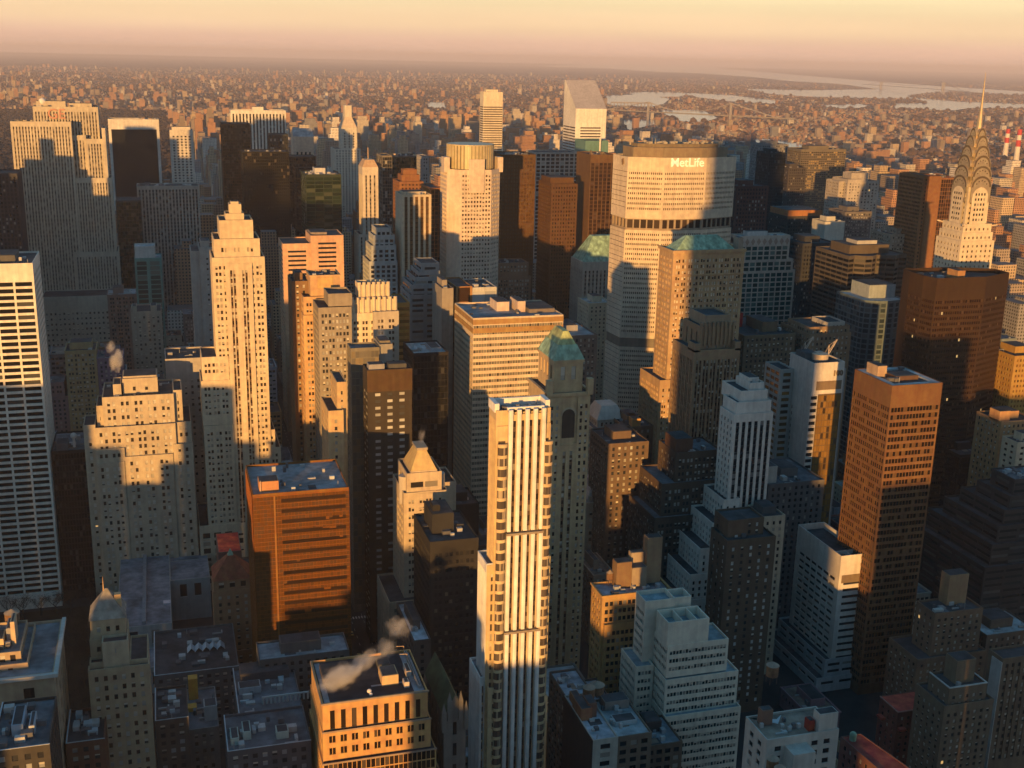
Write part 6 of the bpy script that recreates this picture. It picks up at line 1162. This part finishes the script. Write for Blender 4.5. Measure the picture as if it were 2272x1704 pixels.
# ---------------------------------------------------------------- streets, trees, cars
pv_ = land((.10, .10, .10), (.13, .13, .13), (.17, .165, .16), .2, name='pavement')
for xa_, xb_ in ((80, 88), (108, 116)):
    M = MB(); M.box(xa_, xb_, 380, 1500, .004, .15); tag(M.build('pavement', pv_), kind='structure')
M = MB()
for xx in (94.5, 101.5):
    for k in range(90): M.poly([(xx, 400+k*9, .012), (xx+.15, 400+k*9, .012), (xx+.15, 403+k*9, .012), (xx, 403+k*9, .012)])
for yy in (470, 550, 631, 711, 792):
    for k in range(11): M.poly([(89+k*1.7, yy, .012), (89.8+k*1.7, yy, .012), (89.8+k*1.7, yy+3, .012), (89+k*1.7, yy+3, .012)])
tag(M.build('road_marking', stone((.6, .6, .56), name='paint')), kind='structure')
lawn = [(-175, 540), (-40, 540), (-40, 686), (-175, 686)]
sheet('park_lawn', lawn, .012, wooded)
bark = stone((.07, .05, .035), .95, name='bark'); twig = stone((.06, .042, .03), .95, .3, name='twigs')
def make_tree(seed):
    random.seed(seed); T = MB(); T.cyl(0, 0, .38, 0, 5, 8, .26); tips = []
    def branch(p, d, L, r, lv):
        q = p+d*L; T.bar(p, q, r); tips.append(q)
        if lv:
            for _ in range(3):
                dd = (d+Vector((random.uniform(-.8, .8), random.uniform(-.8, .8), random.uniform(-.1, .5)))).normalized(); branch(q, dd, L*.72, r*.55, lv-1)
    for i in range(5):
        a = i*1.257+random.random(); branch(Vector((0, 0, random.uniform(3.6, 5))), Vector((math.cos(a)*.6, math.sin(a)*.6, .8)).normalized(), 3.2, .14, 2)
    C = MB()
    for p in tips:
        for _ in range(9):
            c = p+Vector((random.gauss(0, .9), random.gauss(0, .9), random.gauss(.4, .7))); d = Vector((random.gauss(0, 1), random.gauss(0, 1), random.gauss(.5, 1))).normalized(); u = d.orthogonal().normalized()
            C.poly([c-u*.07, c+u*.07, c+d*1.3])
    return T, C
trees = []
for s_ in (1, 2, 3):
    T, C = make_tree(s_); o = empty('park_tree', (0, 0, 0), 'bare dark tree standing in the unlit park left of the grey library', 'tree', 'bare trees in the dark park'); T.build('trunk', bark, o); C.build('crown', twig, o); trees.append(o)
random.seed(11); used = set()
k = 0
for ix in range(7):
    for iy in range(8):
        x, y = -52-ix*9.5+random.uniform(-2, 2), 548+iy*18.5+random.uniform(-3, 3)
        if 2 <= ix <= 5 and 2 <= iy <= 6: continue
        src = trees[k % 3]
        if k < 3: o = src
        else:
            o = src.copy(); COL.objects.link(o)
            for ch in src.children: c = ch.copy(); COL.objects.link(c); c.parent = o
        o.location = (x, y, .01); o.rotation_euler.z = random.random()*6.28; s_ = random.uniform(.9, 1.35); o.scale = (s_, s_, s_); k += 1
def make_car(col):
    o = empty('parked_car', (0, 0, 0), 'x', 'car', 'cars seen between the towers')
    pt = stone(col, .35, .05, .5, 0, spec=.6, name='car_paint'); gl = stone((.02, .02, .025), .1, 0, .1, 0, spec=.8, name='car_glass'); rb = stone((.02, .02, .02), .9, name='rubber')
    M = MB(); s_ = [(-2.25, .35), (-2.25, .8), (-1.3, .95), (1.35, .95), (2.2, .75), (2.25, .35)]
    M.poly([(-.88, y, z) for y, z in s_]); M.poly([(.88, y, z) for y, z in s_[::-1]])
    for i in range(6): a, b_ = s_[i], s_[(i+1) % 6]; M.poly([(.88, a[0], a[1]), (.88, b_[0], b_[1]), (-.88, b_[0], b_[1]), (-.88, a[0], a[1])][::-1])
    M.build('body', pt, o); M = MB(); M.frustum([(-.84, -1.6), (.84, -1.6), (.84, 1.0), (-.84, 1.0)], .93, [(-.66, -1.1), (.66, -1.1), (.66, .3), (-.66, .3)], 1.42, False); M.build('cabin_window', gl, o); M = MB(); M.box(-.66, .66, -1.1, .3, 1.421, 1.46, True); M.build('roof', pt, o)
    for sx in (-1, 1):
        for yy in (-1.35, 1.4):
            M = MB(); n_ = 12; p = [(yy+.33*math.cos(t*2*math.pi/n_), .33+.33*math.sin(t*2*math.pi/n_)) for t in range(n_)]; xa_, xb_ = sorted((sx*.90, sx*.70))
            M.poly([(xb_, a, c) for a, c in p]); M.poly([(xa_, a, c) for a, c in p[::-1]])
            for t in range(n_): a, c = p[t], p[(t+1) % n_]; M.poly([(xa_, *a), (xa_, *c), (xb_, *c), (xb_, *a)])
            M.build('wheel', rb, o)
        M = MB(); M.box(sx*.6-.16, sx*.6+.16, 2.2, 2.27, .6, .74, True); M.build('headlight', stone((.8, .78, .7), .3, name='lamp_glass'), o)
    return o
cols = [((.75, .75, .74), 'white'), ((.55, .35, .02), 'yellow'), ((.04, .04, .045), 'black'), ((.35, .36, .37), 'silver')]
protos = [make_car(c) for c, n_ in cols]
spots = [(92 if k % 2 else 104.5, 545+k*13.5, 0, 'on the avenue right of the orange bronze slab') for k in range(14)]
q = at_g(322, 1575); spots += [(q[0]+.2*k, q[1]-9*k, 0, 'in the narrow street right of the neo-gothic tower') for k in range(8)]
usedp = [False]*4; seen_ = {}
for k, (x, y, rz, wh) in enumerate(spots):
    c = random.choice([0, 0, 1, 2, 3]) if k < 14 else random.choice([0, 0, 3]); src = protos[c]
    if not usedp[c]: o = src; usedp[c] = True
    else:
        o = src.copy(); COL.objects.link(o)
        for ch in src.children: d = ch.copy(); COL.objects.link(d); d.parent = o
    o.location = (x, y, .016); i_ = seen_.get((c, wh), 0); seen_[(c, wh)] = i_+1
    o['label'] = f'{cols[c][1]} car {wh}, {["nearest", "second nearest", "third nearest", "fourth nearest", "fifth nearest", "sixth nearest", "seventh nearest", "eighth nearest"][min(i_, 7)]} of its colour'
for c, u_ in enumerate(usedp):
    if not u_: protos[c].location = (104.5, 760+c*9, .016); protos[c]['label'] = f'{cols[c][1]} car farthest up the avenue right of the orange bronze slab'
# ---------------------------------------------------------------- river things
def bridge(name, label, p0, p1, ztop0, ztop1, deckz, ext, wd=14, tw=8):
    a, b_ = Vector((*p0[:2], 0)), Vector((*p1[:2], 0)); d = (b_-a).normalized(); nrm = Vector((-d.y, d.x, 0)); o = empty(name, (a.x, a.y, 0), label, 'bridge'); st = stone((.36, .34, .33), .6, name='bridge_steel'); L = (b_-a).length
    for p, zt in ((a, ztop0), (b_, ztop1)):
        M = MB()
        for s_ in (-1, 1): M.bar(p-a+nrm*s_*wd/2, p-a+nrm*s_*wd/2+Vector((0, 0, zt)), tw/2)
        for f_ in (.45, .75, .98): M.bar(p-a-nrm*wd/2+Vector((0, 0, zt*f_)), p-a+nrm*wd/2+Vector((0, 0, zt*f_)), tw/3)
        M.build('tower', st, o)
    M = MB(); M.bar(-d*ext+Vector((0, 0, deckz)), d*(L+ext)+Vector((0, 0, deckz)), 4.5); M.build('deck', stone((.26, .24, .22), .8, name='concrete'), o)
    for s_ in (-1, 1):
        M = MB(); pts = [-d*ext*.7+Vector((0, 0, deckz+4))]+[d*L*t/14+Vector((0, 0, ztop0+(ztop1-ztop0)*t/14-(ztop0-deckz)*.9*(1-(2*t/14-1)**2))) for t in range(15)]+[d*(L+ext*.7)+Vector((0, 0, deckz+4))]
        for u, v in zip(pts[:-1], pts[1:]): M.bar(u+nrm*s_*wd/2, v+nrm*s_*wd/2, 1.6)
        M.build('cable', st, o)
    return o
p0, p1 = at_g(1437, 266), at_g(1619, 276); bridge('suspension_bridge', 'grey suspension bridge over the river, right of the slope-roofed white tower', p0, p1, z_at(226, *p0[:2]), z_at(229, *p1[:2]), 46, 380)
p0, p1 = at_g(1954, 198), at_g(2091, 209); bridge('suspension_bridge', 'far suspension bridge with two pale towers, left of the needle spire', p0, p1, z_at(181, *p0[:2]), z_at(182, *p1[:2]), 55, 900, 24, 20)
p0, p1 = at_g(1355, 239), at_g(1445, 241); o = empty('rail_viaduct', (p0[0], p0[1], 0), 'low river viaduct on many piers, just right of the slope-roofed white tower', 'viaduct'); st = stone((.30, .27, .25)); a, b_ = Vector(p0), Vector(p1)
M = MB(); M.bar((0, 0, 38), (b_-a)+Vector((0, 0, 38)), 6); M.build('deck', st, o)
for t in range(13): M = MB(); v = (b_-a)*t/12; M.bar(v, v+Vector((0, 0, 36)), 4); M.build('pier', st, o)
red, wht = stone((.5, .03, .03), .6, name='red_paint'), stone((.7, .66, .6), .6, name='white_paint')
for i, (px, pt, pb, lb) in enumerate(((2231, 286, 350, 'red and white banded power station chimney, left of the pair at the right edge'), (2255, 287, 366, 'red and white banded power station chimney, right of the pair at the right edge'))):
    g_ = at_g(px-2, pb); zt = z_at(pt, *g_[:2]); o = empty('power_chimney', tuple(g_), lb, 'chimney'); r = 8.5
    for k, (fa, fb, mt, nm) in enumerate(((0, .52, wht, 'shaft'), (.52, .70, red, 'red_band'), (.70, .84, wht, 'white_band'), (.84, 1, red, 'red_band'))):
        M = MB(); M.cyl(0, 0, r*(1.15-.25*fa), zt*fa, zt*fb, 14, r*(1.15-.25*fb)); M.build(nm, mt, o)
# ---------------------------------------------------------------- steam
def steam(label, c, size, rot, dens, wisps=(), seed=0):
    def vol(sd_, dn):
        m = bpy.data.materials.new('steam'); m.use_nodes = True; n = m.node_tree.nodes; l = m.node_tree.links; n.clear()
        o_ = n.new('ShaderNodeOutputMaterial'); p = n.new('ShaderNodeVolumePrincipled'); p.inputs['Color'].default_value = (.99, .98, .98, 1); l.new(p.outputs[0], o_.inputs['Volume'])
        tc = n.new('ShaderNodeTexCoord'); no = n.new('ShaderNodeTexNoise'); no.inputs['Scale'].default_value = 2.3; no.inputs['Detail'].default_value = 5; mp = n.new('ShaderNodeMapping'); mp.inputs['Location'].default_value = (sd_, sd_*2, 0)
        l.new(tc.outputs['Object'], mp.inputs[0]); l.new(mp.outputs[0], no.inputs[0])
        ln = n.new('ShaderNodeVectorMath'); ln.operation = 'LENGTH'; l.new(tc.outputs['Object'], ln.inputs[0])
        mr = n.new('ShaderNodeMapRange'); mr.inputs[1].default_value = 0; mr.inputs[2].default_value = 1; mr.inputs[3].default_value = .62; mr.inputs[4].default_value = -.25; l.new(ln.outputs['Value'], mr.inputs[0])
        ad = n.new('ShaderNodeMath'); ad.operation = 'ADD'; l.new(no.outputs[0], ad.inputs[0]); l.new(mr.outputs[0], ad.inputs[1])
        m2 = n.new('ShaderNodeMapRange'); m2.inputs[1].default_value = .55; m2.inputs[2].default_value = 1.0; m2.inputs[3].default_value = 0; m2.inputs[4].default_value = dn; l.new(ad.outputs[0], m2.inputs[0]); l.new(m2.outputs[0], p.inputs['Density']); return m
    root = None
    for i, (cc, sz, rt, dn) in enumerate([(c, size, rot, dens)]+list(wisps)):
        M = MB(); M.ball(0, 0, 0, 1.0, 20, 12); o = M.build('steam_plume' if i == 0 else 'steam_wisp', vol(seed+i*3.1, dn)); o.scale = sz; o.rotation_euler = rt; o.location = cc
        if i == 0: tag(o, label, 'steam'); root = o
        else: o.parent = root; o.matrix_parent_inverse = (Matrix.Translation(root.location) @ root.rotation_euler.to_matrix().to_4x4() @ Matrix.Diagonal((*root.scale, 1))).inverted()
Yt = TOPB[2]
P3 = lambda px, py, Y: tuple(at_y(px, py, Y))
steam('steam cloud rising off the flat roof of the sunlit sandstone building at the bottom', P3(752, 1508, Yt+12), (14, 7, 8), (0, -.35, .2), .5,
      [(P3(808, 1468, Yt+18), (11, 5, 6), (0, -.6, 0), .28), (P3(856, 1440, Yt+26), (8, 4, 6), (0, -.9, 0), .2), (P3(884, 1392, Yt+36), (8, 5, 8), (0, -.8, 0), .17)])
steam('pinkish steam plume above the penthouse of the tan stepped tower', P3(258, 800, 715), (6.5, 5, 11), (0, .25, 0), .7, [(P3(246, 770, 716), (4, 4, 6), (0, .4, 0), .3)], 4)
steam('thin steam wisp above the truncated gold pyramid', P3(936, 968, 572), (3, 3, 7), (0, .1, 0), .16, seed=8)
steam('grey steam puff before the scalloped art deco tower', P3(846, 745, 660), (4, 4, 9), (0, -.2, 0), .10, seed=9)
g_ = at_g(2255, 366); steam('white steam trailing from the power station chimneys at the right edge', (g_[0]+18, g_[1], z_at(262, g_[0], g_[1])), (18, 16, 50), (0, .5, 0), .04, seed=12)
